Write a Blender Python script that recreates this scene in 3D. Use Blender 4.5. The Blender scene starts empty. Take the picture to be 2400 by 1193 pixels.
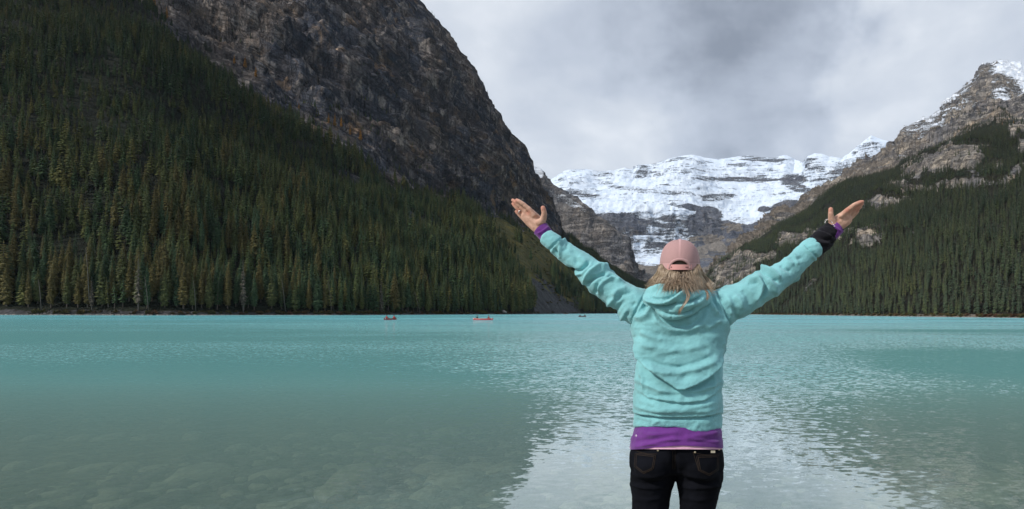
import bpy, bmesh, math, random
import numpy as np
from mathutils import Vector, Matrix
from mathutils.bvhtree import BVHTree

# ---------------------------------------------------------------- camera
scene = bpy.context.scene
COL = scene.collection
random.seed(7)
RNG = np.random.default_rng(11)
F, CX, HY, CAMZ, ROLL = 1200.0, 1600.0, 733.0, 2.0, math.radians(0.25)
CR, SR = math.cos(ROLL), math.sin(ROLL)

cam_d = bpy.data.cameras.new("camera")
cam = bpy.data.objects.new("camera", cam_d)
COL.objects.link(cam)
cam_d.sensor_width = 36.0
cam_d.lens = 36.0 * F / 2400.0
cam_d.shift_x = (1200.0 - CX) / 2400.0
cam_d.shift_y = (HY - 596.5) / 2400.0
cam_d.clip_start = 0.1
cam_d.clip_end = 40000.0
cam.matrix_world = (Matrix.Translation((0, 0, CAMZ)) @ Matrix.Rotation(math.radians(90), 4, 'X')
                    @ Matrix.Rotation(ROLL, 4, 'Z'))
scene.camera = cam

# ---------------------------------------------------------------- sky and sun
SUN_EL, SUN_AZ = math.radians(38), math.radians(-128)   # azimuth from +Y towards +X: sun behind and to the left
sun_dir = Vector((math.sin(SUN_AZ) * math.cos(SUN_EL), math.cos(SUN_AZ) * math.cos(SUN_EL), math.sin(SUN_EL)))
sun_d = bpy.data.lights.new("sun", 'SUN')
sun_d.energy = 2.3
sun_d.angle = math.radians(5)
sun_d.color = (1.0, 0.95, 0.88)
sun = bpy.data.objects.new("sun", sun_d)
COL.objects.link(sun)
sun.rotation_euler = (-sun_dir).to_track_quat('-Z', 'Y').to_euler()

scene.view_settings.view_transform = 'Standard'
scene.view_settings.look = 'None'
scene.view_settings.gamma = 1.0
scene.view_settings.use_curve_mapping = False
scene.view_settings.exposure = 0.6
scene.render.engine = 'CYCLES'
scene.cycles.use_denoising = True
scene.cycles.max_bounces = 8
scene.cycles.diffuse_bounces = 2
scene.cycles.glossy_bounces = 2
scene.cycles.transparent_max_bounces = 8
scene.cycles.volume_bounces = 1
scene.cycles.use_adaptive_sampling = True


class NT:
    """small node-tree writer"""
    def __init__(self, tree):
        self.t = tree
        self.n = tree.nodes
        self.n.clear()

    def add(self, typ, props=None, **ins):
        nd = self.n.new(typ)
        for k, v in (props or {}).items():
            setattr(nd, k, v)
        for k, v in ins.items():
            self.set(nd, k, v)
        return nd

    def sock(self, nd, k):
        if isinstance(k, int):
            return nd.inputs[k]
        k2 = k.replace('_', ' ')
        for s in nd.inputs:
            if s.name == k2 and s.enabled:
                return s
        for s in nd.inputs:
            if s.identifier == k:
                return s
        raise KeyError(k)

    def set(self, nd, k, v):
        if k[0] == 'i' and k[1:].isdigit():
            s = nd.inputs[int(k[1:])]
        else:
            s = self.sock(nd, k)
        if isinstance(v, bpy.types.NodeSocket):
            self.t.links.new(v, s)
        elif isinstance(v, bpy.types.Node):
            self.t.links.new(v.outputs[0], s)
        else:
            s.default_value = v

    def math(self, op, a, b=0.0, c=0.0, clamp=False):
        return self.add('ShaderNodeMath', {'operation': op, 'use_clamp': clamp}, i0=a, i1=b, i2=c).outputs[0]

    def vmath(self, op, a, b=(0, 0, 0)):
        nd = self.add('ShaderNodeVectorMath', {'operation': op}, i0=a, i1=b)
        return nd.outputs[1] if op in ('DOT_PRODUCT', 'LENGTH') else nd.outputs[0]

    def vscale(self, v, s):
        nd = self.add('ShaderNodeVectorMath', {'operation': 'SCALE'}, i0=v, i3=s)
        return nd.outputs[0]

    def mix(self, fac, a, b, blend='MIX'):
        nd = self.add('ShaderNodeMix', {'data_type': 'RGBA', 'blend_type': blend})
        self.set(nd, 'i0', fac)
        for s in nd.inputs:
            if s.identifier == 'A_Color':
                self._sv(s, a)
            if s.identifier == 'B_Color':
                self._sv(s, b)
        for s in nd.outputs:
            if s.identifier == 'Result_Color':
                return s

    def _sv(self, s, v):
        if isinstance(v, bpy.types.NodeSocket):
            self.t.links.new(v, s)
        else:
            s.default_value = (*v, 1.0) if len(v) == 3 else v

    def noise(self, vec, scale, detail=4.0, rough=0.55, dist=0.0, color=False, dim='3D'):
        nd = self.add('ShaderNodeTexNoise', {'noise_dimensions': dim}, Vector=vec, Scale=scale, Detail=detail, Roughness=rough,
                      Distortion=dist)
        return nd.outputs[1] if color else nd.outputs[0]

    def ramp(self, fac, lo, hi, a=0.0, b=1.0, smooth=True):
        nd = self.add('ShaderNodeMapRange', {'interpolation_type': 'SMOOTHSTEP' if smooth else 'LINEAR', 'clamp': True},
                      Value=fac)
        nd.inputs['From Min'].default_value = lo
        nd.inputs['From Max'].default_value = hi
        nd.inputs['To Min'].default_value = a
        nd.inputs['To Max'].default_value = b
        return nd.outputs[0]

    def mapping(self, vec, scale=(1, 1, 1), rot=(0, 0, 0), loc=(0, 0, 0)):
        return self.add('ShaderNodeMapping', None, Vector=vec, Scale=scale, Rotation=rot, Location=loc).outputs[0]


def pix_dir(px, py):
    cx, cy = (px - CX) / F, (HY - py) / F
    v = Vector((cx * CR - cy * SR, 1.0, cx * SR + cy * CR))
    return v.normalized()


def build_world():
    w = bpy.data.worlds.new("World")
    scene.world = w
    w.use_nodes = True
    g = NT(w.node_tree)
    sky = g.add('ShaderNodeTexSky', {'sky_type': 'NISHITA', 'sun_disc': False, 'sun_elevation': SUN_EL,
                                     'sun_rotation': SUN_AZ})
    bg_sky = g.add('ShaderNodeBackground', None, Color=sky.outputs[0], Strength=0.10)
    co = g.add('ShaderNodeTexCoord').outputs['Generated']
    sep = g.add('ShaderNodeSeparateXYZ', None, Vector=co)
    zz = g.math('ADD', g.math('MAXIMUM', sep.outputs[2], 0.0), 0.16)
    fl = g.add('ShaderNodeCombineXYZ', None, X=g.math('DIVIDE', sep.outputs[0], zz), Y=g.math('DIVIDE', sep.outputs[1], zz),
               Z=g.math('MULTIPLY', sep.outputs[2], 1.2)).outputs[0]
    n1 = g.noise(fl, 0.75, 7.0, 0.52, 0.35)
    n2 = g.noise(g.vmath('ADD', fl, (7.3, 1.7, 3.0)), 2.1, 6.0, 0.55, 0.3)
    n3 = g.noise(g.vmath('ADD', fl, (1.3, 9.7, 5.0)), 0.32, 3.0, 0.5, 0.2)
    warp = g.vscale(g.vmath('SUBTRACT', g.noise(co, 3.0, 5.0, 0.6, 0.0, True), (0.5, 0.5, 0.5)), 0.55)
    cw = g.vmath('NORMALIZE', g.vmath('ADD', co, warp))
    val = g.math('ADD', g.math('MULTIPLY', n1, 0.95), g.math('ADD', g.math('MULTIPLY', n2, 0.58), g.math('MULTIPLY', n3, 0.45)))
    val = g.math('SUBTRACT', val, 0.465)
    # heavier and thinner parts of the cloud deck as they hang over the valley
    for px, py, r, amp in ((1890, 60, 0.19, -0.32), (1640, -10, 0.18, -0.18), (2130, 105, 0.10, 0.26), (2010, 190, 0.12, 0.06), (1300, 40, 0.20, 0.13),
                           (1520, 230, 0.18, -0.04), (1740, 270, 0.20, 0.03), (1320, 350, 0.12, 0.08), (2350, 60, 0.13, -0.05),
                           (1900, 320, 0.16, 0.10), (1640, 150, 0.10, 0.06)):
        d = g.vmath('DOT_PRODUCT', cw, tuple(pix_dir(px, py)))
        s = g.ramp(d, math.cos(r * 1.8), math.cos(r * 0.0), 0.0, amp)
        val = g.math('ADD', val, s)
    cr = g.add('ShaderNodeValToRGB', None, Fac=val)
    e = cr.color_ramp.elements
    e[0].position, e[0].color = 0.18, (0.235, 0.268, 0.325, 1)
    e[1].position, e[1].color = 0.98, (0.93, 0.95, 0.98, 1)
    for p, c in ((0.36, (0.39, 0.435, 0.515, 1)), (0.52, (0.50, 0.55, 0.635, 1)), (0.70, (0.63, 0.675, 0.74, 1))):
        k = e.new(p)
        k.color = c
    bg_c = g.add('ShaderNodeBackground', None, Color=cr.outputs[0], Strength=0.77)
    mx = g.add('ShaderNodeMixShader', None, i0=0.90, i1=bg_sky.outputs[0], i2=bg_c.outputs[0])
    out = g.add('ShaderNodeOutputWorld')
    g.t.links.new(mx.outputs[0], out.inputs['Surface'])


build_world()

# ---------------------------------------------------------------- helpers


def P(px, py, Y):
    """point of the place that the photograph shows at pixel (px, py), at distance Y along the view"""
    px, py, Y = np.broadcast_arrays(np.asarray(px, float), np.asarray(py, float), np.asarray(Y, float))
    cx, cy = (px - CX) / F, (HY - py) / F
    return np.stack([(cx * CR - cy * SR) * Y, Y, CAMZ + (cx * SR + cy * CR) * Y], -1)


def proj(V):
    """pixel position of points"""
    V = np.asarray(V, float)
    a, b = V[..., 0] / V[..., 1], (V[..., 2] - CAMZ) / V[..., 1]
    return CX + F * (a * CR + b * SR), HY - F * (-a * SR + b * CR)


def tag(o, label=None, cat=None, group=None, kind=None):
    if label:
        o['label'] = label
    if cat:
        o['category'] = cat
    if group:
        o['group'] = group
    if kind:
        o['kind'] = kind
    return o


def mesh_from(name, V, Fc, mat=None, smooth=True):
    me = bpy.data.meshes.new(name)
    V = np.asarray(V, np.float32)
    if isinstance(Fc, np.ndarray):
        n, k = Fc.shape
        me.vertices.add(len(V))
        me.vertices.foreach_set('co', V.ravel())
        me.loops.add(n * k)
        me.loops.foreach_set('vertex_index', Fc.astype(np.int32).ravel())
        me.polygons.add(n)
        me.polygons.foreach_set('loop_start', np.arange(0, n * k, k, dtype=np.int32))
        me.polygons.foreach_set('loop_total', np.full(n, k, np.int32))
        me.update(calc_edges=True)
    else:
        me.from_pydata(V.tolist(), [], Fc)
        me.update()
    if smooth:
        me.polygons.foreach_set('use_smooth', np.ones(len(me.polygons), bool))
    if mat:
        me.materials.append(mat)
    return me


def link(name, me, parent=None):
    o = bpy.data.objects.new(name, me)
    COL.objects.link(o)
    if parent is not None:
        o.parent = parent
    return o


def empty(name, loc, parent=None):
    o = bpy.data.objects.new(name, None)
    COL.objects.link(o)
    o.location = loc
    o.empty_display_size = 0.1
    return o


def attr_color(me, name, arr):
    a = me.attributes.new(name, 'FLOAT_COLOR', 'POINT')
    a.data.foreach_set('color', np.asarray(arr, np.float32).ravel())


def attr_float(me, name, arr):
    a = me.attributes.new(name, 'FLOAT', 'POINT')
    a.data.foreach_set('value', np.asarray(arr, np.float32).ravel())


# noise in numpy
def _h(ix, iy, iz, seed):
    with np.errstate(over='ignore'):
        n = (ix.astype(np.uint32) * np.uint32(374761393) + iy.astype(np.uint32) * np.uint32(668265263)
             + iz.astype(np.uint32) * np.uint32(2147483647) + np.uint32(seed * 144269 + 12345))
        n = (n ^ (n >> np.uint32(13))) * np.uint32(1274126177)
        n = n ^ (n >> np.uint32(16))
        n = n * np.uint32(2246822519)
        n = n ^ (n >> np.uint32(15))
    return n.astype(np.float64) / 4294967295.0 * 2 - 1


def vnoise(p, seed=0):
    i = np.floor(p).astype(np.int64)
    f = p - i
    u = f * f * f * (f * (f * 6 - 15) + 10)
    r = 0
    for dx in (0, 1):
        wx = u[..., 0] if dx else 1 - u[..., 0]
        for dy in (0, 1):
            wy = u[..., 1] if dy else 1 - u[..., 1]
            for dz in (0, 1):
                wz = u[..., 2] if dz else 1 - u[..., 2]
                r = r + wx * wy * wz * _h(i[..., 0] + dx, i[..., 1] + dy, i[..., 2] + dz, seed)
    return r


def fbm(p, octv=5, gain=0.5, lac=2.03, seed=0):
    a, s, r = 1.0, 1.0, 0
    for k in range(octv):
        r = r + a * vnoise(p * s + 17.3 * k, seed + k)
        a *= gain
        s *= lac
    return r


def ridged(p, octv=5, gain=0.5, lac=2.1, seed=0):
    a, s, r = 1.0, 1.0, 0
    for k in range(octv):
        r = r + a * (1 - 2 * np.abs(vnoise(p * s + 9.1 * k, seed + k)))
        a *= gain
        s *= lac
    return r


def sstep(x, a, b):
    t = np.clip((x - a) / (b - a), 0, 1)
    return t * t * (3 - 2 * t)


def ip(x, pts):
    pts = np.asarray(pts, float)
    return np.interp(x, pts[:, 0], pts[:, 1])


def blob(px, py, cx, cy, rx, ry, deg=0.0):
    """soft ellipse, 1 inside"""
    a = math.radians(deg)
    dx, dy = px - cx, py - cy
    u = (dx * math.cos(a) + dy * math.sin(a)) / rx
    v = (-dx * math.sin(a) + dy * math.cos(a)) / ry
    return sstep(np.sqrt(u * u + v * v), 1.25, 0.75)


def polydist(px, py, pts):
    """distance to a polyline and the side of it (positive: on its left when walking, image axes y down -> above for left-to-right)"""
    pts = np.asarray(pts, float)
    best = np.full(np.shape(px), 1e9)
    side = np.zeros(np.shape(px))
    tt = np.zeros(np.shape(px))
    seg = np.diff(pts, axis=0)
    L = np.hypot(seg[:, 0], seg[:, 1])
    tot = L.sum()
    acc = 0
    for k in range(len(seg)):
        ax, ay = pts[k]
        t = np.clip(((px - ax) * seg[k, 0] + (py - ay) * seg[k, 1]) / (L[k] ** 2 + 1e-9), 0, 1)
        qx, qy = ax + t * seg[k, 0], ay + t * seg[k, 1]
        d = np.hypot(px - qx, py - qy)
        s = np.sign((px - ax) * seg[k, 1] - (py - ay) * seg[k, 0])
        m = d < best
        best = np.where(m, d, best)
        side = np.where(m, s, side)
        tt = np.where(m, (acc + t * L[k]) / tot, tt)
        acc += L[k]
    return best, side, tt


class Lofts:
    """closed tubes that are later fused into one skin"""
    def __init__(self):
        self.V, self.Fc = [], []

    def tube(self, pts, radii, flat=None, n=16, up=(0, 1, 0)):
        """radii: (across, along-up) per point"""
        pts = np.asarray(pts, float)
        m = len(pts)
        base = len(self.V)
        tang = np.gradient(pts, axis=0)
        for k in range(m):
            t = tang[k] / (np.linalg.norm(tang[k]) + 1e-9)
            u = np.asarray(up, float)
            s = np.cross(t, u)
            s /= np.linalg.norm(s) + 1e-9
            u = np.cross(s, t)
            r = radii[k]
            ra, rb = (r if isinstance(r, (tuple, list)) else (r, r))
            for j in range(n):
                a = 2 * math.pi * j / n
                self.V.append(pts[k] + s * ra * math.cos(a) + u * rb * math.sin(a))
        for k in range(m - 1):
            for j in range(n):
                a, b = base + k * n + j, base + k * n + (j + 1) % n
                self.Fc.append((a, b, b + n, a + n))
        for k, sg in ((0, -1), (m - 1, 1)):
            r = radii[k]
            ra = min(r) if isinstance(r, (tuple, list)) else r
            t = tang[k] / (np.linalg.norm(tang[k]) + 1e-9)
            c = len(self.V)
            self.V.append(pts[k] + sg * t * ra * 0.55)
            for j in range(n):
                a, b = base + k * n + j, base + k * n + (j + 1) % n
                self.Fc.append((b, a, c) if sg < 0 else (a, b, c))

    def ball(self, c, r, n=14):
        c = np.asarray(c, float)
        r = np.asarray(r if isinstance(r, (tuple, list)) else (r, r, r), float)
        base = len(self.V)
        for i in range(1, n):
            th = math.pi * i / n
            for j in range(2 * n):
                ph = math.pi * j / n
                self.V.append(c + r * np.array([math.sin(th) * math.cos(ph), math.sin(th) * math.sin(ph), math.cos(th)]))
        for i in range(n - 2):
            for j in range(2 * n):
                a, b = base + i * 2 * n + j, base + i * 2 * n + (j + 1) % (2 * n)
                self.Fc.append((a, a + 2 * n, b + 2 * n, b))
        t, bt = len(self.V), len(self.V) + 1
        self.V += [c + r * np.array([0, 0, 1.]), c - r * np.array([0, 0, 1.])]
        for j in range(2 * n):
            k = (j + 1) % (2 * n)
            self.Fc.append((base + j, base + k, t))
            e = base + (n - 2) * 2 * n
            self.Fc.append((e + k, e + j, bt))

    def fuse(self, voxel, smooth=2):
        me = bpy.data.meshes.new('raw')
        me.from_pydata([tuple(v) for v in self.V], [], self.Fc)
        o = bpy.data.objects.new('raw', me)
        COL.objects.link(o)
        md = o.modifiers.new('r', 'REMESH')
        md.mode = 'VOXEL'
        md.voxel_size = voxel
        dg = bpy.context.evaluated_depsgraph_get()
        dg.update()
        ev = o.evaluated_get(dg)
        m2 = bpy.data.meshes.new_from_object(ev)
        bpy.data.objects.remove(o)
        V = np.empty(len(m2.vertices) * 3)
        m2.vertices.foreach_get('co', V)
        V = V.reshape(-1, 3)
        Q = np.empty(len(m2.loops), np.int32)
        m2.loops.foreach_get('vertex_index', Q)
        lt = np.empty(len(m2.polygons), np.int32)
        m2.polygons.foreach_get('loop_total', lt)
        assert (lt == 4).all()
        Q = Q.reshape(-1, 4)
        E = np.empty(len(m2.edges) * 2, np.int32)
        m2.edges.foreach_get('vertices', E)
        E = E.reshape(-1, 2)
        bpy.data.meshes.remove(m2)
        V = relax(V, E, smooth)
        return V, Q, E


def relax(V, E, it, lam=0.6, w=None):
    deg = np.bincount(E.ravel(), minlength=len(V)).astype(float)[:, None] + 1e-9
    for _ in range(it):
        S = np.zeros_like(V)
        for k in range(3):
            S[:, k] = np.bincount(E[:, 0], V[E[:, 1], k], len(V)) + np.bincount(E[:, 1], V[E[:, 0], k], len(V))
        L = lam if w is None else lam * w[:, None]
        V = V * (1 - L) + L * S / deg
    return V


def vnormals(V, Q):
    n = np.cross(V[Q[:, 2]] - V[Q[:, 0]], V[Q[:, 3]] - V[Q[:, 1]])
    N = np.zeros_like(V)
    for k in range(3):
        for c in range(4):
            N[:, k] += np.bincount(Q[:, c], n[:, k], len(V))
    return N / (np.linalg.norm(N, axis=1, keepdims=True) + 1e-12)



# ---------------------------------------------------------------- materials
def material(name):
    m = bpy.data.materials.new(name)
    m.use_nodes = True
    return m, NT(m.node_tree)


def finish(g, col, rough=0.8, spec=0.3, normal=None, metal=0.0, **extra):
    b = g.add('ShaderNodeBsdfPrincipled')
    for k, v in (('Base Color', col), ('Roughness', rough), ('Specular IOR Level', spec), ('Metallic', metal)):
        s = b.inputs[k]
        if isinstance(v, bpy.types.NodeSocket):
            g.t.links.new(v, s)
        elif k == 'Base Color':
            s.default_value = (*v[:3], 1)
        else:
            s.default_value = v
    for k, v in extra.items():
        g.set(b, k, v)
    if normal is not None:
        g.t.links.new(normal, b.inputs['Normal'])
    o = g.add('ShaderNodeOutputMaterial')
    g.t.links.new(b.outputs[0], o.inputs['Surface'])
    return b


def bump(g, h, dist, strength=1.0):
    return g.add('ShaderNodeBump', None, Height=h, Distance=dist, Strength=strength).outputs[0]


def simple(name, col, rough=0.7, spec=0.3, var=0.12, scale=40.0, metal=0.0, bumpd=0.0):
    m, g = material(name)
    co = g.add('ShaderNodeTexCoord').outputs['Object']
    n = g.noise(co, scale, 4.0)
    lo = tuple(c * (1 - var) for c in col)
    hi = tuple(min(1, c * (1 + var)) for c in col)
    c = g.mix(g.ramp(n, 0.3, 0.7), lo, hi)
    nm = bump(g, n, bumpd) if bumpd else None
    finish(g, c, rough, spec, nm, metal)
    return m
# ---------------------------------------------------------------- terrain materials
def rock_material(name, floor, rockA, rockB, rockC, warm, grass, scree, size=1.0, dip=(0, 0, 1), slabs=0.0, snow=(0.76, 0.80, 0.86), snow_noise=1.0, snow_lines=0.0):
    """mask attribute: R rock, G grass, B scree, A snow; the rest is forest floor"""
    m, g = material(name)
    pos = g.add('ShaderNodeNewGeometry').outputs['Position']
    at = g.add('ShaderNodeAttribute', {'attribute_name': 'mask'})
    sp = g.add('ShaderNodeSeparateColor', None, Color=at.outputs['Color'])
    k = 1.0 / size
    big = g.noise(pos, 0.010 * k, 5.0, 0.55, 0.6)
    mid = g.noise(g.mapping(pos, (1, 1, 0.45)), 0.05 * k, 6.0, 0.6, 0.8)
    sp_ = g.add('ShaderNodeSeparateXYZ', None, Vector=pos)
    lay = g.vmath('DOT_PRODUCT', pos, dip)

    def bedded(h, v, o=0.0):
        return g.add('ShaderNodeCombineXYZ', None, X=g.math('MULTIPLY_ADD', sp_.outputs[0], h, o), Y=g.math('MULTIPLY', sp_.outputs[1], h), Z=g.math('MULTIPLY', lay, v)).outputs[0]
    rot = bedded(0.22, 1.6)
    strat = g.noise(rot, 0.055 * k, 7.0, 0.65, 0.5)
    vert = g.noise(g.mapping(pos, (1.6, 1.6, 0.14)), 0.045 * k, 6.0, 0.6, 0.4)
    fine = g.noise(pos, 0.30 * k, 6.0, 0.65)
    huge = g.noise(g.mapping(pos, (1, 1, .7), (0, 0, 0), (90, 4, 60)), 0.0045 * k, 4.0, 0.55, 1.2)
    streak = g.noise(g.mapping(pos, (1, 1, .10)), 0.024 * k, 5.0, 0.6, 0.5)
    c = g.mix(g.ramp(g.math('ADD', g.math('MULTIPLY', big, 0.5), g.math('MULTIPLY', huge, 0.5)), 0.42, 0.58), rockA, rockB)
    c = g.mix(g.math('MULTIPLY', g.ramp(mid, 0.50, 0.66), 0.85), c, rockC)
    c = g.mix(g.math('MULTIPLY', g.ramp(g.noise(g.mapping(pos, (1, 1, .6), (0, 0, 0), (311, 77, 5)), 0.018 * k, 6.0, 0.65, 1.0), 0.54, 0.70), 0.75), c, warm)
    c = g.mix(g.math('MULTIPLY', g.ramp(streak, 0.54, 0.66), 0.5), c, g.mix(1.0, c, (1.7, 1.6, 1.45), 'MULTIPLY'))
    c = g.mix(g.math('MULTIPLY', g.ramp(streak, 0.44, 0.33), 0.7), c, g.mix(1.0, c, (0.42, 0.45, 0.52), 'MULTIPLY'))
    c = g.mix(g.math('MULTIPLY', g.ramp(huge, 0.50, 0.36), 0.3), c, g.mix(1.0, c, (0.55, 0.60, 0.70), 'MULTIPLY'))
    if slabs:
        vo = g.add('ShaderNodeTexVoronoi', {'feature': 'F1'}, Vector=g.vmath('ADD', g.mapping(pos, (1, 1, 0.38)), g.vscale(g.noise(pos, 0.06 * k, 3.0, 0.5, 0.0, True), 14.0 * size)), Scale=0.040 * k)
        cell = g.add('ShaderNodeSeparateColor', None, Color=vo.outputs['Color']).outputs[0]
        c = g.mix(slabs, c, g.mix(1.0, c, g.mix(cell, (0.62, 0.66, 0.74), (1.42, 1.34, 1.25)), 'MULTIPLY'))
        ck = g.noise(g.mapping(pos, (1.5, 1.5, 0.12)), 0.030 * k, 4.0, 0.55, 0.6)
        ckl = g.ramp(g.math('ABSOLUTE', g.math('SUBTRACT', ck, 0.5)), 0.0, 0.022, 1.0, 0.0)
        sl_ = g.ramp(g.math('ABSOLUTE', g.math('SUBTRACT', strat, 0.47)), 0.0, 0.020, 1.0, 0.0)
        crack = g.math('MAXIMUM', g.math('MULTIPLY', ckl, 0.9), g.math('MULTIPLY', sl_, 0.75))
        c = g.mix(g.math('MULTIPLY', crack, 0.8), c, g.mix(1.0, c, (0.25, 0.27, 0.30), 'MULTIPLY'))
    dk = g.math('MULTIPLY', g.ramp(strat, 0.56, 0.42), 0.55)
    c = g.mix(dk, c, g.mix(1.0, c, (0.45, 0.45, 0.48), 'MULTIPLY'))
    c = g.mix(g.math('MULTIPLY', g.ramp(vert, 0.46, 0.34), 0.6), c, g.mix(1.0, c, (0.38, 0.40, 0.45), 'MULTIPLY'))
    c = g.mix(0.8, c, g.mix(1.0, c, g.mix(g.ramp(fine, 0.3, 0.7), (0.5, 0.5, 0.5), (1.35, 1.35, 1.35)), 'MULTIPLY'))
    fl = g.mix(g.ramp(fine, 0.3, 0.7), floor, tuple(v * 0.45 for v in floor))
    gr = g.mix(g.ramp(mid, 0.35, 0.65), grass, tuple(v * q for v, q in zip(grass, (1.5, 1.2, 0.9))))
    gr = g.mix(g.ramp(fine, 0.55, 0.75), gr, tuple(v * 0.5 for v in grass))
    sc = g.mix(g.ramp(fine, 0.3, 0.7), tuple(v * 0.65 for v in scree), tuple(v * 1.3 for v in scree))
    sc = g.mix(g.math('MULTIPLY', g.ramp(vert, 0.45, 0.6), 0.5), sc, tuple(v * 0.6 for v in scree))
    jit = g.math('MULTIPLY', g.math('SUBTRACT', fine, 0.5), 0.7)

    def edge(s):
        return g.ramp(g.math('ADD', s, jit), 0.40, 0.60)
    r = g.mix(edge(sp.outputs[0]), fl, c)
    r = g.mix(edge(sp.outputs[1]), r, gr)
    r = g.mix(edge(sp.outputs[2]), r, sc)
    has = g.ramp(at.outputs['Alpha'], 0.03, 0.22)
    sn = g.math('ADD', at.outputs['Alpha'], g.math('MULTIPLY', g.math('MULTIPLY', g.math('SUBTRACT', strat, 0.5), has), 1.3 * snow_noise))
    sn = g.math('ADD', sn, g.math('MULTIPLY', g.math('MULTIPLY', g.math('SUBTRACT', fine, 0.5), has), 0.9 * snow_noise))
    st2 = g.noise(bedded(0.16, 1.9, 40.0), 0.045 * k, 5.0, 0.6, 0.4)
    st3 = g.noise(bedded(0.25, 2.2, 90.0), 0.10 * k, 4.0, 0.6, 0.4)
    l2 = g.ramp(g.math('ABSOLUTE', g.math('SUBTRACT', st2, 0.5)), 0.0, 0.030, 1.0, 0.0)
    l3 = g.ramp(g.math('ABSOLUTE', g.math('SUBTRACT', st3, 0.47)), 0.0, 0.030, 1.0, 0.0)
    ln = g.math('MULTIPLY', g.math('ADD', g.math('MULTIPLY', l2, 0.62), g.math('MULTIPLY', l3, 0.45)), g.ramp(mid, 0.36, 0.58))
    sn = g.math('SUBTRACT', sn, g.math('MULTIPLY', ln, snow_lines))
    sn = g.ramp(sn, 0.36, 0.60)
    r = g.mix(sn, r, g.mix(g.ramp(mid, 0.35, 0.65), snow, tuple(v * q for v, q in zip(snow, (0.86, 0.90, 0.95)))))
    h = g.math('ADD', g.math('MULTIPLY', strat, 1.0), g.math('ADD', g.math('MULTIPLY', vert, 1.0), g.math('MULTIPLY', fine, 0.35)))
    if slabs:
        h = g.math('ADD', g.math('SUBTRACT', h, g.math('MULTIPLY', crack, 0.5)), g.math('MULTIPLY', cell, 0.35))
    h = g.math('MULTIPLY', h, g.math('SUBTRACT', 1.0, g.math('MULTIPLY', sn, 0.75)))
    finish(g, r, 0.9, 0.15, bump(g, h, 14.0 * size, 0.9))
    return m


# ---------------------------------------------------------------- terrain meshes
def terrain(name, mat, x0, x1, ncol, rows, nseg, disp, maskf, back, label):
    """rows: list of functions x -> (D, z); between two of them nseg rows of quads"""
    xs = np.linspace(x0, x1, ncol)
    ctrl = [np.stack(np.broadcast_arrays(*r(xs)), -1) for r in rows]
    prof, par = [], []
    for k in range(len(ctrl) - 1):
        for j in range(nseg[k]):
            t = j / nseg[k]
            prof.append(ctrl[k] * (1 - t) + ctrl[k + 1] * t)
            par.append(k + t)
    prof.append(ctrl[-1])
    par.append(len(ctrl) - 1)
    top = ctrl[-1]
    for dd, dz in back:
        prof.append(np.stack([top[:, 0] + dd, np.maximum(top[:, 1] * (1 + dz), -3)], -1))
        par.append(len(ctrl) - 1 + 0.01)
    prof = np.array(prof)
    par = np.array(par)[:, None] * np.ones(ncol)
    D, Z = prof[..., 0], prof[..., 1]
    X = (xs - CX) / F * D
    V = np.stack([X, D, Z], -1)

    def normals(V):
        du = np.gradient(V, axis=1)
        dv = np.gradient(V, axis=0)
        n = np.cross(du, dv)
        return n / (np.linalg.norm(n, axis=-1, keepdims=True) + 1e-9)
    N = normals(V)
    px, py = proj(V)
    V = V + disp(V, N, px, py, par)
    px, py = proj(V)
    N = normals(V)
    mk = maskf(V, N, px, py, par)
    nr = V.shape[0]
    idx = np.arange(nr * ncol).reshape(nr, ncol)
    Q = np.stack([idx[:-1, :-1], idx[:-1, 1:], idx[1:, 1:], idx[1:, :-1]], -1).reshape(-1, 4)
    me = mesh_from(name, V.reshape(-1, 3), Q, mat)
    attr_color(me, 'mask', mk.reshape(-1, 4))
    o = link(name, me)
    tag(o, label, kind='structure')
    return dict(V=V, N=N, px=px, py=py, par=par, mask=mk, obj=o)


def zfrom(x, py, D):
    return P(x, py, D)[..., 2]


# the steep near mountain with forest, cliff and grass slope
A_D0 = [(-450, 185), (0, 200), (400, 215), (800, 262), (1000, 330), (1200, 450), (1255, 520), (1300, 640), (1400, 850), (1500, 1150), (1600, 1400)]
A_YT = [(-450, -420), (0, -200), (350, 0), (420, 80), (520, 180), (660, 285), (800, 352), (900, 402), (1000, 452), (1080, 474), (1150, 492), (1200, 515),
        (1290, 548), (1340, 590), (1400, 625), (1510, 685), (1600, 712)]
A_DT = [(-450, 640), (0, 600), (350, 560), (660, 575), (900, 640), (1100, 800), (1200, 900), (1300, 1080), (1400, 1250), (1510, 1400), (1600, 1500)]
A_YR = [(-450, -760), (0, -640), (400, -480), (700, -270), (900, -90), (985, -3), (1040, 62), (1072, 92), (1095, 130), (1122, 165), (1150, 218),
        (1180, 262), (1204, 308), (1216, 318), (1234, 338), (1240, 352), (1242, 385), (1255, 418), (1270, 448), (1296, 480), (1308, 520), (1316, 548),
        (1350, 572), (1400, 603), (1450, 632), (1512, 668), (1545, 695), (1600, 722)]
A_DR = [(-450, 1000), (0, 1000), (700, 1050), (990, 1120), (1240, 1300), (1316, 1400), (1510, 1600), (1600, 1700)]
lin = lambda pts: (lambda x: ip(x, pts))


def soft(pts, w=70.0):
    """the same curve with its kinks rounded off"""
    def f(x):
        x = np.asarray(x, float)
        return sum(ip(x + o * w, pts) * q for o, q in ((-1, .15), (-.5, .2), (0, .3), (.5, .2), (1, .15)))
    return f

aD0, aYT, aDT, aYR, aDR = soft(A_D0, 60), soft(A_YT, 50), soft(A_DT, 150), lin(A_YR), soft(A_DR, 150)


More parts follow.
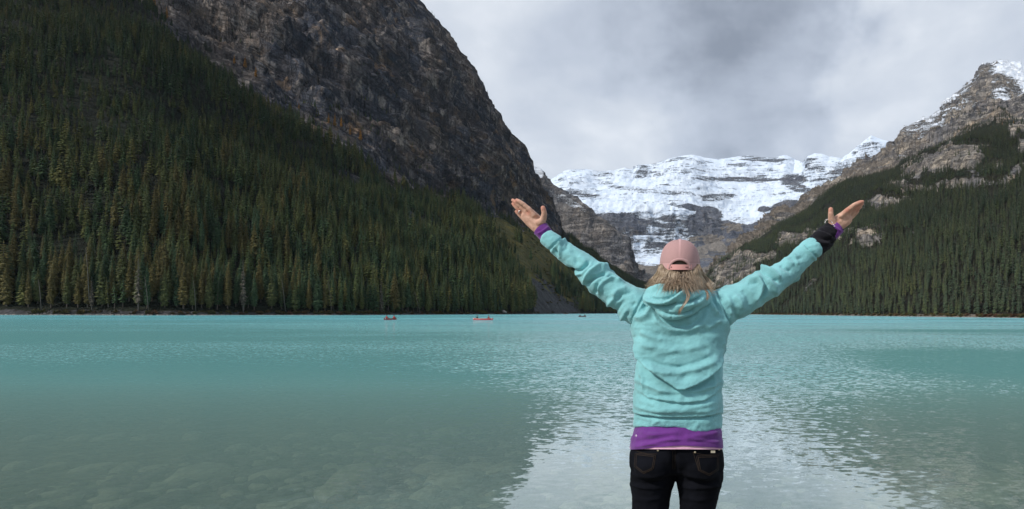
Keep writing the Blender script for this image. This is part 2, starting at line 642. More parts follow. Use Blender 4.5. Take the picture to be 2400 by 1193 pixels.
def a_disp(V, N, px, py, par):
    rock = sstep(par, 1.95, 2.08) * sstep(px, 1340, 1290)
    d = fbm(V / 160.0, 4, seed=1) * 14 * sstep(par, 1.0, 1.6)
    q = fbm(V / np.array([62.0, 62.0, 170.0]), 3, 0.5, seed=3) * 3.2 + fbm(V / 18.0, 3, seed=5) * 0.22
    d = d + rock * (np.floor(q) + sstep(q - np.floor(q), 0.62, 1.0)) * 6.5 + rock * fbm(V / np.array([40., 40., 420.]), 4, seed=4) * 6
    s = (V[..., 2] + 0.5 * V[..., 1] + 0.2 * V[..., 0]) / 38.0 + fbm(V / 150.0, 3, seed=6) * 0.5
    ledge = (s - np.floor(s))
    d = d + rock * (ledge ** 2.2 - 0.31) * 13.0
    s2 = s * 3.7 + fbm(V / 40.0, 3, seed=8)
    d = d + rock * ((s2 - np.floor(s2)) ** 1.7 - 0.37) * 4.0
    d = d + rock * fbm(V / 22.0, 4, 0.6, seed=9) * 2.6
    soft = (1 - rock) * sstep(par, 1.0, 1.4)
    d = d + soft * fbm(V / 30.0, 4, seed=12) * 2.0
    ridge = np.exp(-((par - 3.0) / 0.08) ** 2)
    d = d * (1 - 0.72 * ridge)
    xe = np.interp(py, [-3, 62, 92, 130, 165, 218, 262, 308, 338, 352, 385, 418, 448, 480, 520, 548], [985, 1040, 1072, 1095, 1122, 1150, 1180, 1204, 1234, 1240, 1242, 1255, 1270, 1296, 1308, 1316])
    edge = np.exp(-((px - xe) / 70.0) ** 2) * (py < 560)
    d = d * (1 - 0.35 * edge) - 7.0 * edge * rock + ridge * rock * fbm(V / 15.0, 3, seed=14) * 4.5
    shore = sstep(par, 1.0, 1.15)
    return N * (d * shore)[..., None]


def a_mask(V, N, px, py, par):
    n = fbm(V / 45.0, 4, seed=21)
    rock = sstep(par + n * 0.10, 1.90, 2.02) * sstep(px + n * 20, 1335, 1300)
    rock = np.maximum(rock, blob(px, py, 905, 470, 150, 16, 32) * sstep(n, 0.0, 0.35) * .9)
    # open grass slope below the cliff
    edge = ip(py, [(440, 1060), (480, 1095), (560, 1145), (640, 1222), (700, 1258), (735, 1280)])
    grass = sstep(px + n * 14, edge - 12, edge + 16) * (1 - rock) * sstep(par, 1.0, 1.12) * sstep(px, 1490, 1400)
    gtop = sstep(par, 2.12, 2.0)
    grass = grass * np.where(px < 1335, gtop, 1)
    sx0 = ip(py, [(640, 1245), (670, 1250), (700, 1252), (735, 1248)])
    sx1 = ip(py, [(640, 1250), (660, 1272), (690, 1312), (715, 1355), (735, 1385)]) + 22 * fbm(V / 12.0, 3, seed=23)
    scree = sstep(px + n * 9, sx0 - 4, sx0 + 6) * sstep(px + n * 12, sx1 + 8, sx1 - 8) * sstep(py, 636, 650)
    scree = np.maximum(scree, sstep(par, 1.005, 1.0) * 0.9)
    z = np.zeros_like(px)
    return np.stack([rock, grass, scree, z], -1)


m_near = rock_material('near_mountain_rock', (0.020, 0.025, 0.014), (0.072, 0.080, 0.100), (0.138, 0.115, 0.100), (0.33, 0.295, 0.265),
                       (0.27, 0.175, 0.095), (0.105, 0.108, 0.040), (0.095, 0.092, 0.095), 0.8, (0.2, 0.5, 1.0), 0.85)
TA = terrain('mountain', m_near, -900, 1600, 690,
             [lambda x: (aD0(x) * 0.985, -1.5), lambda x: (aD0(x), 0.22), lambda x: (aDT(x), zfrom(x, aYT(x), aDT(x))),
              lambda x: (aDR(x), zfrom(x, aYR(x), aDR(x)))],
             [2, 110, 190], a_disp, a_mask, [(150, -0.05), (500, -0.35), (1200, -0.9)],
             'dark steep mountain with a bare cliff rising above a spruce forest')

# the blue-grey rock ridge that closes the valley on that side
B_YR = [(1120, 300), (1180, 345), (1240, 387), (1262, 398), (1275, 412), (1292, 432), (1330, 456), (1352, 470), (1372, 480), (1392, 503), (1415, 520), (1440, 543),
        (1468, 558), (1476, 590), (1482, 622), (1500, 650), (1540, 690), (1600, 715)]
bYR = lin(B_YR)
bDR = lin([(1120, 2900), (1300, 2800), (1480, 2500), (1600, 2300)])


def b_disp(V, N, px, py, par):
    d = ridged(V / np.array([150., 150., 320.]), 5, 0.55, seed=31) * 16
    s = V[..., 2] / 60.0 + fbm(V / 200.0, 3, seed=32) * 0.5
    d = d + ((s - np.floor(s)) ** 2) * 20
    s = s * 4.1
    d = d + ((s - np.floor(s)) ** 2) * 5
    d = d + fbm(V / 45.0, 4, 0.6, seed=33) * 7
    return N * (d * (1 - 0.5 * np.exp(-((par - 2.0) / .1) ** 2)))[..., None]


def b_mask(V, N, px, py, par):
    n = fbm(V / 60.0, 4, seed=34)
    sn = blob(px, py, 1250, 398, 26, 16, 30) * .75 + blob(px, py, 1300, 435, 60, 10, 38) * .25
    sn = np.maximum(sn, blob(px, py, 1330, 470, 60, 9, 30) * 0.45)
    o = np.ones_like(px)
    return np.stack([o, 0 * o, sstep(py + n * 14, 640, 670) * .8, sn], -1)


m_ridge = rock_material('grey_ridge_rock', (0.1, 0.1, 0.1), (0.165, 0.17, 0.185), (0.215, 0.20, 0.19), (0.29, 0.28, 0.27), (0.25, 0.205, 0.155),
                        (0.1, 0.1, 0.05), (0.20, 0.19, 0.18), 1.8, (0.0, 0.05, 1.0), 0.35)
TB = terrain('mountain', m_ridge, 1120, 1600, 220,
             [lambda x: (bDR(x) * 0.72, zfrom(x, 745, bDR(x) * .72)), lambda x: (bDR(x) * 0.86, zfrom(x, np.maximum(690, bYR(x) + 25), bDR(x) * .86)),
              lambda x: (bDR(x), zfrom(x, bYR(x), bDR(x)))],
             [30, 150], b_disp, b_mask, [(200, -0.1), (700, -0.7)], 'blue-grey rock ridge between the dark cliff and the snowy back wall')

# the snowy back wall with glacier, cliffs and valley floor
C_YR = [(1100, 440), (1200, 430), (1280, 424), (1300, 415), (1322, 402), (1345, 398), (1372, 396), (1400, 402), (1440, 399), (1462, 394), (1485, 400), (1490, 387), (1530, 384), (1560, 375),
        (1600, 366), (1622, 364), (1650, 370), (1680, 374), (1700, 371), (1725, 368), (1752, 364), (1790, 369), (1812, 371), (1836, 364), (1862, 375), (1880, 381),
        (1890, 366), (1908, 359), (1925, 360), (1945, 367), (1972, 372), (2000, 352), (2018, 336), (2040, 319), (2052, 322), (2085, 332), (2110, 336), (2200, 350)]
cYR = lin(C_YR)
cDR = lin([(1100, 5600), (1860, 5600), (1890, 5000), (2200, 4600)])


def c_row(py_pts, D_pts):
    return lambda x: (ip(x, D_pts), zfrom(x, ip(x, py_pts), ip(x, D_pts)))


def c_disp(V, N, px, py, par):
    d = fbm(V / 420.0, 5, seed=41) * 45
    s = V[..., 2] / 95.0 + fbm(V / 600.0, 3, seed=42) * 0.35
    w = sstep(par, 3.0, 3.4)
    d = d + w * ((s - np.floor(s)) ** 2) * 34
    s2 = s * 3.3
    d = d + w * ((s2 - np.floor(s2)) ** 2) * 9
    cl = np.exp(-((par - 2.5) / 0.7) ** 4)
    d = d + cl * ridged(V / np.array([120., 120., 300.]), 4, seed=43) * 22 + cl * ((s2 - np.floor(s2)) ** 2) * 18
    d = d + fbm(V / 90.0, 4, seed=44) * 9
    d = d * (1 - 0.75 * np.exp(-((par - 4.0) / .12) ** 2)) * sstep(par, 0.3, 1.2)
    return N * d[..., None]


def c_mask(V, N, px, py, par):
    n = fbm(V / 120.0, 5, seed=45)
    n2 = fbm(V / np.array([420., 420., 40.]), 5, 0.6, seed=46)
    up = N[..., 2]
    snow = np.full_like(px, 0.93)
    # bands of rock that show through the snow
    snow -= 0.20 * sstep(n2, 0.1, 0.8)
    for cx, cy, rx, ry, dg, a in ((1785, 372, 60, 7, 2, .42), (1515, 385, 30, 5, 0, .3), (1505, 405, 18, 12, -60, .26), (1640, 380, 160, 8, 3, .10),
                                  (1905, 385, 30, 16, 20, .30), (1960, 410, 60, 26, -20, .16), (2030, 350, 34, 16, -20, .20), (2000, 390, 60, 24, -20, .18), (1870, 440, 40, 10, 15, .40), (1940, 460, 50, 12, -10, .34), (1860, 420, 30, 12, 0, .30),
                                  (1680, 462, 45, 9, -6, .38), (1600, 480, 40, 8, 12, .30), (1625, 487, 24, 8, 14, .6), (1665, 498, 30, 13, 14, .75),
                                  (1790, 490, 14, 7, 0, .75), (1845, 492, 42, 22, -12, 1.0), (1360, 452, 40, 8, 10, .35), (1340, 425, 40, 6, 6, .25), (1660, 410, 240, 16, 2, .16),
                                  (1750, 420, 130, 5, 1, .26), (1560, 450, 120, 6, 4, .22), (1420, 420, 40, 18, 30, .2)):
        snow -= a * blob(px, py, cx, cy, rx, ry, dg)
    # cliffs below the glacier
    ctop = ip(px, [(1280, 560), (1380, 505), (1400, 498), (1480, 499), (1560, 501), (1612, 505), (1640, 488), (1668, 492), (1700, 516), (1735, 526), (1760, 520), (1800, 508), (1860, 480), (1900, 470)])
    below = sstep(py + n * 5, ctop - 3, ctop + 5)
    led = 0.16 + 0.44 * sstep(n2, -0.2, 0.5) + 0.34 * sstep(n, 0.0, 0.6)
    led = led * ip(px, [(1380, .9), (1500, .88), (1600, 0.8), (1640, 0.55), (1680, .35), (1720, 0.1)])
    led = led + 0.25 * blob(px, py, 1560, 560, 70, 40) - .25 * blob(px, py, 1452, 520, 50, 22) - 0.35 * blob(px, py, 1640, 520, 26, 18)
    snow = np.where(below > 0.5, np.minimum(snow, led), snow)
    # snow fan at the foot of the cliff
    fan = blob(px, py, 1520, 602, 62, 16, 5) + blob(px, py, 1570, 610, 60, 9, 0)
    snow = np.maximum(snow, fan * (0.75 + 0.3 * n))
    snow = np.where(py > 622 + 6 * n, 0.0, snow)
    # brown slopes under the glacier tongue
    bx = ip(py, [(480, 1800), (520, 1700), (560, 1625), (600, 1610), (640, 1600), (700, 1600)])
    brown = sstep(px + n * 22, bx - 10, bx + 25) * below
    floor = sstep(py + 6 * n, 612, 630)
    snow = np.where(brown > 0.5, snow * 0.35 * sstep(px, 1880, 1700), snow)
    scree = np.maximum(floor, brown * sstep(n + 0.25 * (py - 540) / 60, -0.1, 0.4))
    grass = brown * sstep(n2, 0.25, 0.6) * sstep(py, 560, 600) * .55
    o = np.ones_like(px)
    return np.stack([o, grass, scree * (1 - (grass > .4)), np.clip(snow, -0.3, 1)], -1)


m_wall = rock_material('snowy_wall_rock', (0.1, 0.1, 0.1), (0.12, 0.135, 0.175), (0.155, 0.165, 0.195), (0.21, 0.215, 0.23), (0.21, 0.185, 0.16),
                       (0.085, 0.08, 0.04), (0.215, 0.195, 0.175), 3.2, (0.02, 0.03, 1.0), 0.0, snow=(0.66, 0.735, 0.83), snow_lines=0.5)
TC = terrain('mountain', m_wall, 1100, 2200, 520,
             [c_row([(0, 742)], [(0, 1850)]), c_row([(0, 640)], [(0, 3150)]),
              c_row([(1100, 604), (1600, 600), (1700, 575), (1860, 520), (2200, 500)], [(0, 4250)]),
              c_row([(1100, 520), (1400, 500), (1620, 496), (1735, 520), (1860, 470), (1900, 455), (2200, 430)], [(0, 4480)]),
              lambda x: (cDR(x), zfrom(x, cYR(x), cDR(x)))],
             [30, 40, 90, 130], c_disp, c_mask, [(400, -0.06), (1500, -0.8)], 'snow-covered mountain wall with a glacier at the head of the valley')

# the sunlit mountain with forest, pale outcrops and a rocky summit
D_D0 = [(1540, 1380), (1640, 1000), (1780, 660), (2000, 425), (2200, 330), (2400, 270), (2750, 215)]
D_YT = [(1540, 724), (1600, 694), (1650, 650), (1700, 606), (1760, 566), (1830, 514), (1900, 482), (1960, 446), (2040, 425), (2100, 402), (2170, 356), (2280, 300),
        (2400, 285), (2750, 250)]
D_DT = [(1540, 1480), (1650, 1450), (1800, 1500), (1960, 1600), (2100, 1600), (2400, 1400), (2750, 1150)]
D_YR = [(1540, 722), (1600, 691), (1650, 647), (1700, 602), (1760, 561), (1800, 534), (1830, 510), (1862, 490), (1900, 464), (1950, 434), (1990, 410), (2020, 392), (2050, 370), (2085, 346),
        (2108, 330), (2112, 306), (2135, 293), (2160, 284), (2190, 266), (2214, 252), (2217, 234), (2240, 218), (2268, 200), (2286, 188), (2292, 172), (2302, 158),
        (2318, 149), (2336, 145), (2352, 150), (2380, 155), (2420, 165), (2500, 200), (2750, 330)]
D_DR = [(1540, 1500), (1650, 1480), (1800, 1800), (1900, 2150), (2110, 2600), (2335, 2950), (2750, 2900)]
dD0, dYT, dDT, dYR, dDR = soft(D_D0, 60), soft(D_YT, 20), soft(D_DT, 120), lin(D_YR), soft(D_DR, 120)


OUTCROPS = ((2225, 372, 82, 34, -12, 1.0), (2145, 398, 36, 18, -25, .9), (2330, 388, 50, 12, -15, .5), (2075, 470, 60, 13, -6, 1.0), (2010, 486, 20, 8, -10, .7), (2215, 432, 95, 12, -6, .95),
            (2330, 425, 70, 11, -10, .95), (2385, 400, 30, 14, -25, .9), (2380, 300, 28, 38, 60, .9), (2398, 345, 14, 24, 0, .8), (2120, 432, 40, 9, -5, .6), (2110, 545, 34, 5, -12, .75), (2040, 560, 50, 13, -8, .9), (1990, 545, 30, 10, -15, .75),
            (1850, 558, 38, 13, -10, .9), (1900, 545, 22, 9, -10, .6), (1730, 625, 60, 34, -18, .85), (1790, 600, 40, 14, -10, .7), (1700, 655, 46, 20, -10, .8), (1880, 655, 30, 26, -40, .35), (2110, 300, 16, 10, 0, .4),
            (2010, 540, 90, 10, -8, .4))


def outcrop(px, py):
    q = np.stack([px / 38.0, py / 20.0, 0 * px], -1)
    a, b = fbm(q, 4, 0.6, seed=57), fbm(q + 9.7, 4, 0.6, seed=58)
    px, py = px + 17 * a, py + 9 * b
    r = np.zeros_like(px)
    for cx, cy, rx, ry, dg, a in OUTCROPS:
        r = np.maximum(r, a * blob(px, py, cx, cy, rx, ry, dg))
    return r


def d_disp(V, N, px, py, par):
    oc = outcrop(px, py) * (par < 2.02) * sstep(par, 1.03, 1.1)
    rock = np.maximum(sstep(par, 1.98, 2.12), oc)
    d = fbm(V / 260.0, 4, seed=51) * 14 * sstep(par, 1.05, 1.5)
    hi = sstep(par, 1.98, 2.12)
    d = d + hi * ridged(V / np.array([130., 130., 240.]), 5, 0.55, seed=52) * 26
    s = V[..., 2] / 70.0 + 0.05 * V[..., 0] / 70.0 + fbm(V / 220.0, 3, seed=53) * 0.5
    d = d + hi * ((s - np.floor(s)) ** 2) * 22
    s2 = s * 3.7
    d = d + rock * ((s2 - np.floor(s2)) ** 2) * 7
    d = d + rock * fbm(V / 35.0, 4, 0.6, seed=54) * 7 + oc * 6
    d = d - hi * 22
    d = d * (1 - 0.75 * np.exp(-((par - 3.0) / .08) ** 2))
    return N * d[..., None]


def d_mask(V, N, px, py, par):
    n = fbm(V / 40.0, 4, seed=55)
    n2 = fbm(V / np.array([200., 200., 30.]), 4, seed=56)
    hi = sstep(par + n * .03, 1.97, 2.05)
    rock = np.maximum(hi, np.clip(outcrop(px, py) + 0.3 * n, 0, 1))
    brown = ip(px, [(1860, 1.0), (2060, 0.8), (2130, 0.25), (2400, 0.05)])
    ridge_y = dYR(px)
    grass = hi * brown * sstep(py - ridge_y, 4, 14) * sstep(n2 + .2, 0.0, 0.5) * .0
    scree = hi * brown * sstep(n2 + 0.5 * brown, 0.1, 0.6)
    scree = np.maximum(scree, sstep(par, 1.006, 1.001) * 0.75)
    sn = np.zeros_like(px)
    e = py - ridge_y
    sn = sn + sstep(e, 75, 5) * ip(px, [(2085, 0.0), (2125, .62), (2200, .62), (2300, .5), (2330, .55)]) * .82
    sn = sn + blob(px, py, 2400, 205, 85, 72, 35) * .54 + blob(px, py, 2370, 165, 40, 16, 20) * .3
    sn = sn - blob(px, py, 2325, 178, 30, 26, 0) * .35 - blob(px, py, 2372, 200, 18, 30, -30) * .3
    sn = (sn + 0.34 * n2) * (par > 2.15)
    return np.stack([rock, grass, scree * (1 - (sn > .45)), np.clip(sn, 0, 1)], -1)


m_sunny = rock_material('pale_mountain_rock', (0.030, 0.030, 0.018), (0.22, 0.21, 0.205), (0.31, 0.28, 0.24), (0.45, 0.41, 0.345), (0.37, 0.29, 0.205),
                        (0.10, 0.085, 0.04), (0.215, 0.185, 0.155), 1.2, (0.08, 0.04, 1.0), 0.7, snow_noise=1.3)
TD = terrain('mountain', m_sunny, 1540, 3200, 620,
             [lambda x: (dD0(x) * 0.985, -1.5), lambda x: (dD0(x), 0.3), lambda x: (dDT(x), zfrom(x, dYT(x), dDT(x))),
              lambda x: (dDR(x), zfrom(x, dYR(x), dDR(x)))],
             [2, 130, 150], d_disp, d_mask, [(150, -0.04), (600, -0.3), (1500, -0.85)],
             'forested mountain with pale outcrops and a rocky summit dusted with snow')

# ---------------------------------------------------------------- lake bed, ground, water


def bed_z(X, Y):
    y = Y + 0.25 * np.sin(X * 0.35) + 0.3 * np.sin(X * 0.11 + 1)
    z = np.where(y < 3.2, 0.58 + np.clip((2.6 - y) * 0.02, -0.1, .6), 0)
    z = np.where((y >= 2.7) & (y < 4.0), 0.55 - (y - 2.7) * 0.62, z)
    z = np.where((y >= 2.7) & (y < 3.2), 0.55 - (y - 2.7) * 0.62, z)
    z = np.where(y >= 4.0, -0.256 - (y - 4.0) * 0.085, z)
    return np.maximum(z, -12.0)


def build_ground():
    m, g = material('stony_ground')
    pos = g.add('ShaderNodeNewGeometry').outputs['Position']
    v = g.add('ShaderNodeTexVoronoi', None, Vector=pos, Scale=7.0)
    v2 = g.add('ShaderNodeTexVoronoi', None, Vector=pos, Scale=2.2)
    n = g.noise(pos, 0.9, 5.0)
    c = g.mix(g.ramp(v.outputs['Color'], 0.1, 0.9), (0.17, 0.165, 0.13), (0.32, 0.31, 0.25))
    c = g.mix(g.ramp(v2.outputs['Distance'], 0.1, 0.45), (0.30, 0.28, 0.22), c)
    c = g.mix(g.ramp(n, 0.35, 0.65), c, g.mix(1.0, c, (0.5, 0.55, 0.5), 'MULTIPLY'))
    h = g.math('MULTIPLY', g.math('SUBTRACT', 1.0, v.outputs['Distance']), 0.5)
    finish(g, c, 0.85, 0.3, bump(g, h, 0.08))
    xs = np.concatenate([np.linspace(-5500, -60, 14), np.linspace(-40, 40, 161), np.linspace(60, 5500, 14)])
    ys = np.concatenate([np.linspace(-400, -6, 8), np.linspace(-4, 30, 120), np.linspace(34, 300, 16), np.linspace(500, 7600, 10)])
    X, Y = np.meshgrid(xs, ys)
    Z = bed_z(X, Y)
    near = (np.abs(X) < 41) & (Y < 31) & (Y > -4)
    Z = Z + near * fbm(np.stack([X, Y, 0 * X], -1) * 1.6, 4, seed=61) * 0.04
    V = np.stack([X, Y, Z], -1).reshape(-1, 3)
    idx = np.arange(len(V)).reshape(X.shape)
    Q = np.stack([idx[:-1, :-1], idx[:-1, 1:], idx[1:, 1:], idx[1:, :-1]], -1).reshape(-1, 4)
    tag(link('ground', mesh_from('ground', V, Q, m)), 'stony lake bed and bank sloping down under the water', kind='structure')


build_ground()


def build_water():
    m, g = material('glacial_water')
    pos = g.add('ShaderNodeNewGeometry').outputs['Position']
    sep = g.add('ShaderNodeSeparateXYZ', None, Vector=pos)
    Yc = sep.outputs[1]
    # ripples as random facet slopes at three sizes
    p1 = g.mapping(pos, (1.0, 2.0, 1.0))
    a = g.vmath('SUBTRACT', g.noise(p1, 6.5, 2.0, 0.5, 0.0, True), (0.5, 0.5, 0.5))
    b = g.vmath('SUBTRACT', g.noise(g.mapping(pos, (0.8, 1.6, 1)), 2.2, 3.0, 0.55, 0.0, True), (0.5, 0.5, 0.5))
    c = g.vmath('SUBTRACT', g.noise(g.mapping(pos, (0.7, 1.2, 1)), 15.0, 2.0, 0.5, 0.0, True), (0.5, 0.5, 0.5))
    wind = g.noise(g.mapping(pos, (0.35, 1.0, 1), (0, 0, 0.25)), 0.045, 4.0, 0.55, 0.4)
    wind2 = g.noise(g.mapping(pos, (0.12, 1.0, 1)), 0.012, 3.0, 0.5)
    far = g.ramp(Yc, 5.5, 24.0, 0.085, 1.0)
    calm = 1.0
    for cx_, cy_, rx_, ry_ in ((14.0, 21.0, 10.0, 14.0), (42.0, 60.0, 30.0, 9.0)):      # lee patches the wind does not reach
        dv_ = g.vmath('MULTIPLY', g.vmath('SUBTRACT', g.vmath('ADD', pos, g.vscale(g.vmath('SUBTRACT', g.noise(pos, 0.12, 3.0, 0.5, 0.0, True), (0.5, 0.5, 0.5)), 9.0)), (cx_, cy_, 0.0)), (1 / rx_, 1 / ry_, 0.0))
        calm = g.math('MULTIPLY', calm, g.ramp(g.vmath('LENGTH', dv_), 0.40, 1.45, 0.25, 1.0))
    far = g.math('MULTIPLY', far, calm)
    wv = g.math('MULTIPLY', far, g.math('ADD', g.ramp(wind, 0.34, 0.62, 0.30, 1.0), g.ramp(wind2, 0.4, 0.6, -0.12, 0.25)))
    sl = g.vmath('ADD', g.vscale(a, 1.25), g.vmath('ADD', g.vscale(b, 0.45), g.vscale(c, 0.55)))
    sl = g.vscale(sl, g.math('MULTIPLY', wv, 2.7))
    sl = g.vmath('ADD', sl, g.vscale((0.0, -0.075, 0.0), g.math('MULTIPLY', g.ramp(Yc, 7.0, 24.0), calm)))
    nrm = g.vmath('NORMALIZE', g.vmath('ADD', g.vmath('MULTIPLY', sl, (0.55, 1.0, 0.0)), (0, 0, 1)))
    fr = g.add('ShaderNodeFresnel', None, IOR=1.33, Normal=nrm).outputs[0]
    fac = g.math('MINIMUM', g.math('MULTIPLY', fr, 2.6), 0.52)
    # suspended rock flour: opaque turquoise where deep, clear at the bank
    n = g.noise(g.mapping(pos, (0.4, 1, 1)), 0.25, 4.0)
    deep = g.ramp(g.math('ADD', Yc, g.math('MULTIPLY', g.math('SUBTRACT', n, 0.5), 3.0)), 4.0, 19.0)
    deep2 = g.ramp(Yc, 20.0, 160.0)
    col = g.mix(deep, (0.305, 0.46, 0.415), (0.175, 0.435, 0.430))
    col = g.mix(deep2, col, (0.165, 0.50, 0.54))
    dif = g.add('ShaderNodeBsdfDiffuse', None, Color=col)
    tr = g.add('ShaderNodeBsdfTransparent', None, Color=(0.86, 0.94, 0.88, 1))
    op = g.ramp(Yc, 3.0, 14.0, 0.32, 0.92, smooth=False)
    body = g.add('ShaderNodeMixShader', None, i0=op, i1=tr.outputs[0], i2=dif.outputs[0])
    gl = g.add('ShaderNodeBsdfGlossy', None, Color=(1, 1, 1, 1), Roughness=0.03, Normal=nrm)
    mx = g.add('ShaderNodeMixShader', None, i0=fac, i1=body.outputs[0], i2=gl.outputs[0])
    o = g.add('ShaderNodeOutputMaterial')
    g.t.links.new(mx.outputs[0], o.inputs['Surface'])
    xs = np.linspace(-2600, 2600, 41)
    ys = np.concatenate([np.linspace(2.2, 60, 12), np.linspace(120, 2600, 22)])
    X, Y = np.meshgrid(xs, ys)
    V = np.stack([X, Y, 0 * X], -1).reshape(-1, 3)
    idx = np.arange(len(V)).reshape(X.shape)
    Q = np.stack([idx[:-1, :-1], idx[:-1, 1:], idx[1:, 1:], idx[1:, :-1]], -1).reshape(-1, 4)
    tag(link('lake_water', mesh_from('lake_water', V, Q, m)), 'turquoise glacial lake with wind ripples', kind='structure')


build_water()
# ---------------------------------------------------------------- conifers
def foliage_material(name, tones, spread=1.0):
    m, g = material(name)
    oi = g.add('ShaderNodeObjectInfo')
    pos = g.add('ShaderNodeNewGeometry').outputs['Position']
    zone = g.noise(pos, 0.012, 3.0, 0.5)
    f = g.math('ADD', g.math('MULTIPLY', oi.outputs['Random'], 0.55), g.math('MULTIPLY', g.math('SUBTRACT', zone, 0.25), 0.9))
    if tones is None:
        cr = oi                                   # every tree carries its own tone
        base = oi.outputs['Color']
    else:
        cr = g.add('ShaderNodeValToRGB', None, Fac=f)
        base = cr.outputs[0]
        e = cr.color_ramp.elements
        e[0].position, e[0].color = 0.15, (*tones[0], 1)
        e[1].position, e[1].color = 0.9, (*tones[-1], 1)
        for k, t in enumerate(tones[1:-1]):
            x = e.new(0.15 + 0.75 * (k + 1) / (len(tones) - 1))
            x.color = (*t, 1)
    n = g.noise(pos, 1.1, 3.0, 0.6)
    c = g.mix(g.ramp(n, 0.3, 0.7), g.mix(1.0, base, (0.55, 0.6, 0.6), 'MULTIPLY'), g.mix(1.0, base, (1.45, 1.35, 1.2), 'MULTIPLY'))
    finish(g, c, 0.75, 0.12)
    return m


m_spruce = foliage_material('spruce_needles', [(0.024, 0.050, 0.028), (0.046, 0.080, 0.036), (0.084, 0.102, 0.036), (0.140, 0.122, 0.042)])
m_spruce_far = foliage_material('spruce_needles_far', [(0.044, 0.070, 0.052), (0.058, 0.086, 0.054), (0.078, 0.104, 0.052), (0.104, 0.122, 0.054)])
m_spruce_own = foliage_material('spruce_needles_front', None)
m_larch = foliage_material('larch_needles', [(0.26, 0.13, 0.03), (0.33, 0.17, 0.04), (0.22, 0.12, 0.04)])
m_bark = simple('bark', (0.085, 0.07, 0.058), 0.9, 0.1, 0.3, 6.0)
m_deadwood = simple('bare_grey_wood', (0.095, 0.088, 0.078), 0.85, 0.15, 0.25, 4.0)
m_brush = foliage_material('brush_leaves', [(0.085, 0.045, 0.032), (0.075, 0.055, 0.026), (0.060, 0.060, 0.026), (0.10, 0.075, 0.03)])
m_drybrush = foliage_material('yellow_leaves', [(0.12, 0.105, 0.030), (0.09, 0.085, 0.028)])


def cone_trunk(h, r0, sides=6, lean=0.0, rng=None, segs=5):
    V, Fc = [], []
    for k in range(segs + 1):
        t = k / segs
        r = r0 * (1 - t) ** 0.8 + 0.012
        ox = lean * h * t * t
        for s in range(sides):
            a = 2 * math.pi * s / sides
            V.append((ox + r * math.cos(a), r * math.sin(a), h * t - 0.4 * (k == 0)))
    for k in range(segs):
        for s in range(sides):
            a, b = k * sides + s, k * sides + (s + 1) % sides
            Fc.append((a, b, b + sides, a + sides))
    return V, Fc


def spruce_crown(h, rad, levels, branches, rng, base=0.12, sub=2, thin=0.0):
    """whorls of drooping boughs; each bough is a bent spray with side sprays"""
    V, Fc = [], []
    lean = rng.uniform(-0.01, 0.01)
    for l in range(levels):
        t = (l + rng.uniform(-.3, .3)) / levels
        t = min(max(t, 0), 0.995)
        z = h * (base + (1 - base) * t)
        prof = (1 - t) ** 0.72 * (0.55 + 0.45 * min(1, t / 0.18)) + 0.03
        nb = max(3, int(branches * (0.6 + 0.4 * (1 - t))))
        a0 = rng.uniform(0, 6.28)
        for b in range(nb):
            if rng.random() < thin:
                continue
            L = rad * prof * rng.uniform(0.62, 1.22)
            a = a0 + 6.283 * b / nb + rng.uniform(-.3, .3)
            dr = rng.uniform(0.30, 0.62) * (1 - 0.5 * t)
            up = 0.10 * L
            w = L * rng.uniform(0.26, 0.42) + 0.06
            ca, sa = math.cos(a), math.sin(a)

            def pt(u, v, dz):
                return (lean * z + ca * u - sa * v, sa * u + ca * v, z + dz)
            i = len(V)
            sag = -0.10 * L
            V += [pt(0, 0, up), pt(L * 0.5, w, -dr * L * 0.45 + sag), pt(L * 0.55, 0, -dr * L * 0.36 + up * .7), pt(L * 0.5, -w, -dr * L * 0.45 + sag), pt(L, 0, -dr * L)]
            Fc += [(i, i + 2, i + 1), (i, i + 3, i + 2), (i + 1, i + 2, i + 4), (i + 2, i + 3, i + 4)]
            if sub > 1:
                i = len(V)
                u0 = L * rng.uniform(.25, .6)
                V += [pt(u0, 0, -dr * u0), pt(u0 + L * .2, w * .7, -dr * L - .10 * L), pt(u0 + L * .25, -w * .6, -dr * L - .16 * L)]
                Fc += [(i, i + 1, i + 2)]
    i = len(V)
    r = rad * 0.05
    V += [(r, 0, h * .965), (-r * .5, r, h * .965), (-r * .5, -r, h * .965), (0, 0, h * 1.02)]
    Fc += [(i, i + 1, i + 3), (i + 1, i + 2, i + 3), (i + 2, i, i + 3)]
    return V, Fc


def proto_tree(h, rad, levels, branches, seed, mat, sub=1, base=0.1, thin=0.0):
    rng = random.Random(seed)
    V, Fc = cone_trunk(h * .95, h * 0.011 + .03, 5, segs=2)
    nt = len(Fc)
    V2, F2 = spruce_crown(h, rad, levels, branches, rng, base, sub, thin)
    off = len(V)
    me = mesh_from('spruce_variety', V + V2, Fc + [tuple(i + off for i in f) for f in F2], m_bark, False)
    me.materials.append(mat)
    mi = np.zeros(len(me.polygons), np.int32)
    mi[nt:] = 1
    me.polygons.foreach_set('material_index', mi)
    return me


# ---- where trees stand
def sample_surface(T, dens, count, rng):
    V = T['V']
    q = (V[:-1, :-1] + V[1:, 1:]) / 2
    e1 = V[1:, :-1] - V[:-1, :-1]
    e2 = V[:-1, 1:] - V[:-1, :-1]
    area = np.abs(e1[..., 0] * e2[..., 1] - e1[..., 1] * e2[..., 0])      # map area
    w = area * dens[:-1, :-1]
    tot = w.sum()
    p = (w / tot).ravel()
    ids = rng.choice(p.size, size=count, p=p)
    r, c = np.divmod(ids, w.shape[1])
    a, b = rng.random(count)[:, None], rng.random(count)[:, None]
    pts = (V[r, c] * (1 - a) + V[r + 1, c] * a) * (1 - b) + (V[r, c + 1] * (1 - a) + V[r + 1, c + 1] * a) * b
    return pts, r, c, tot


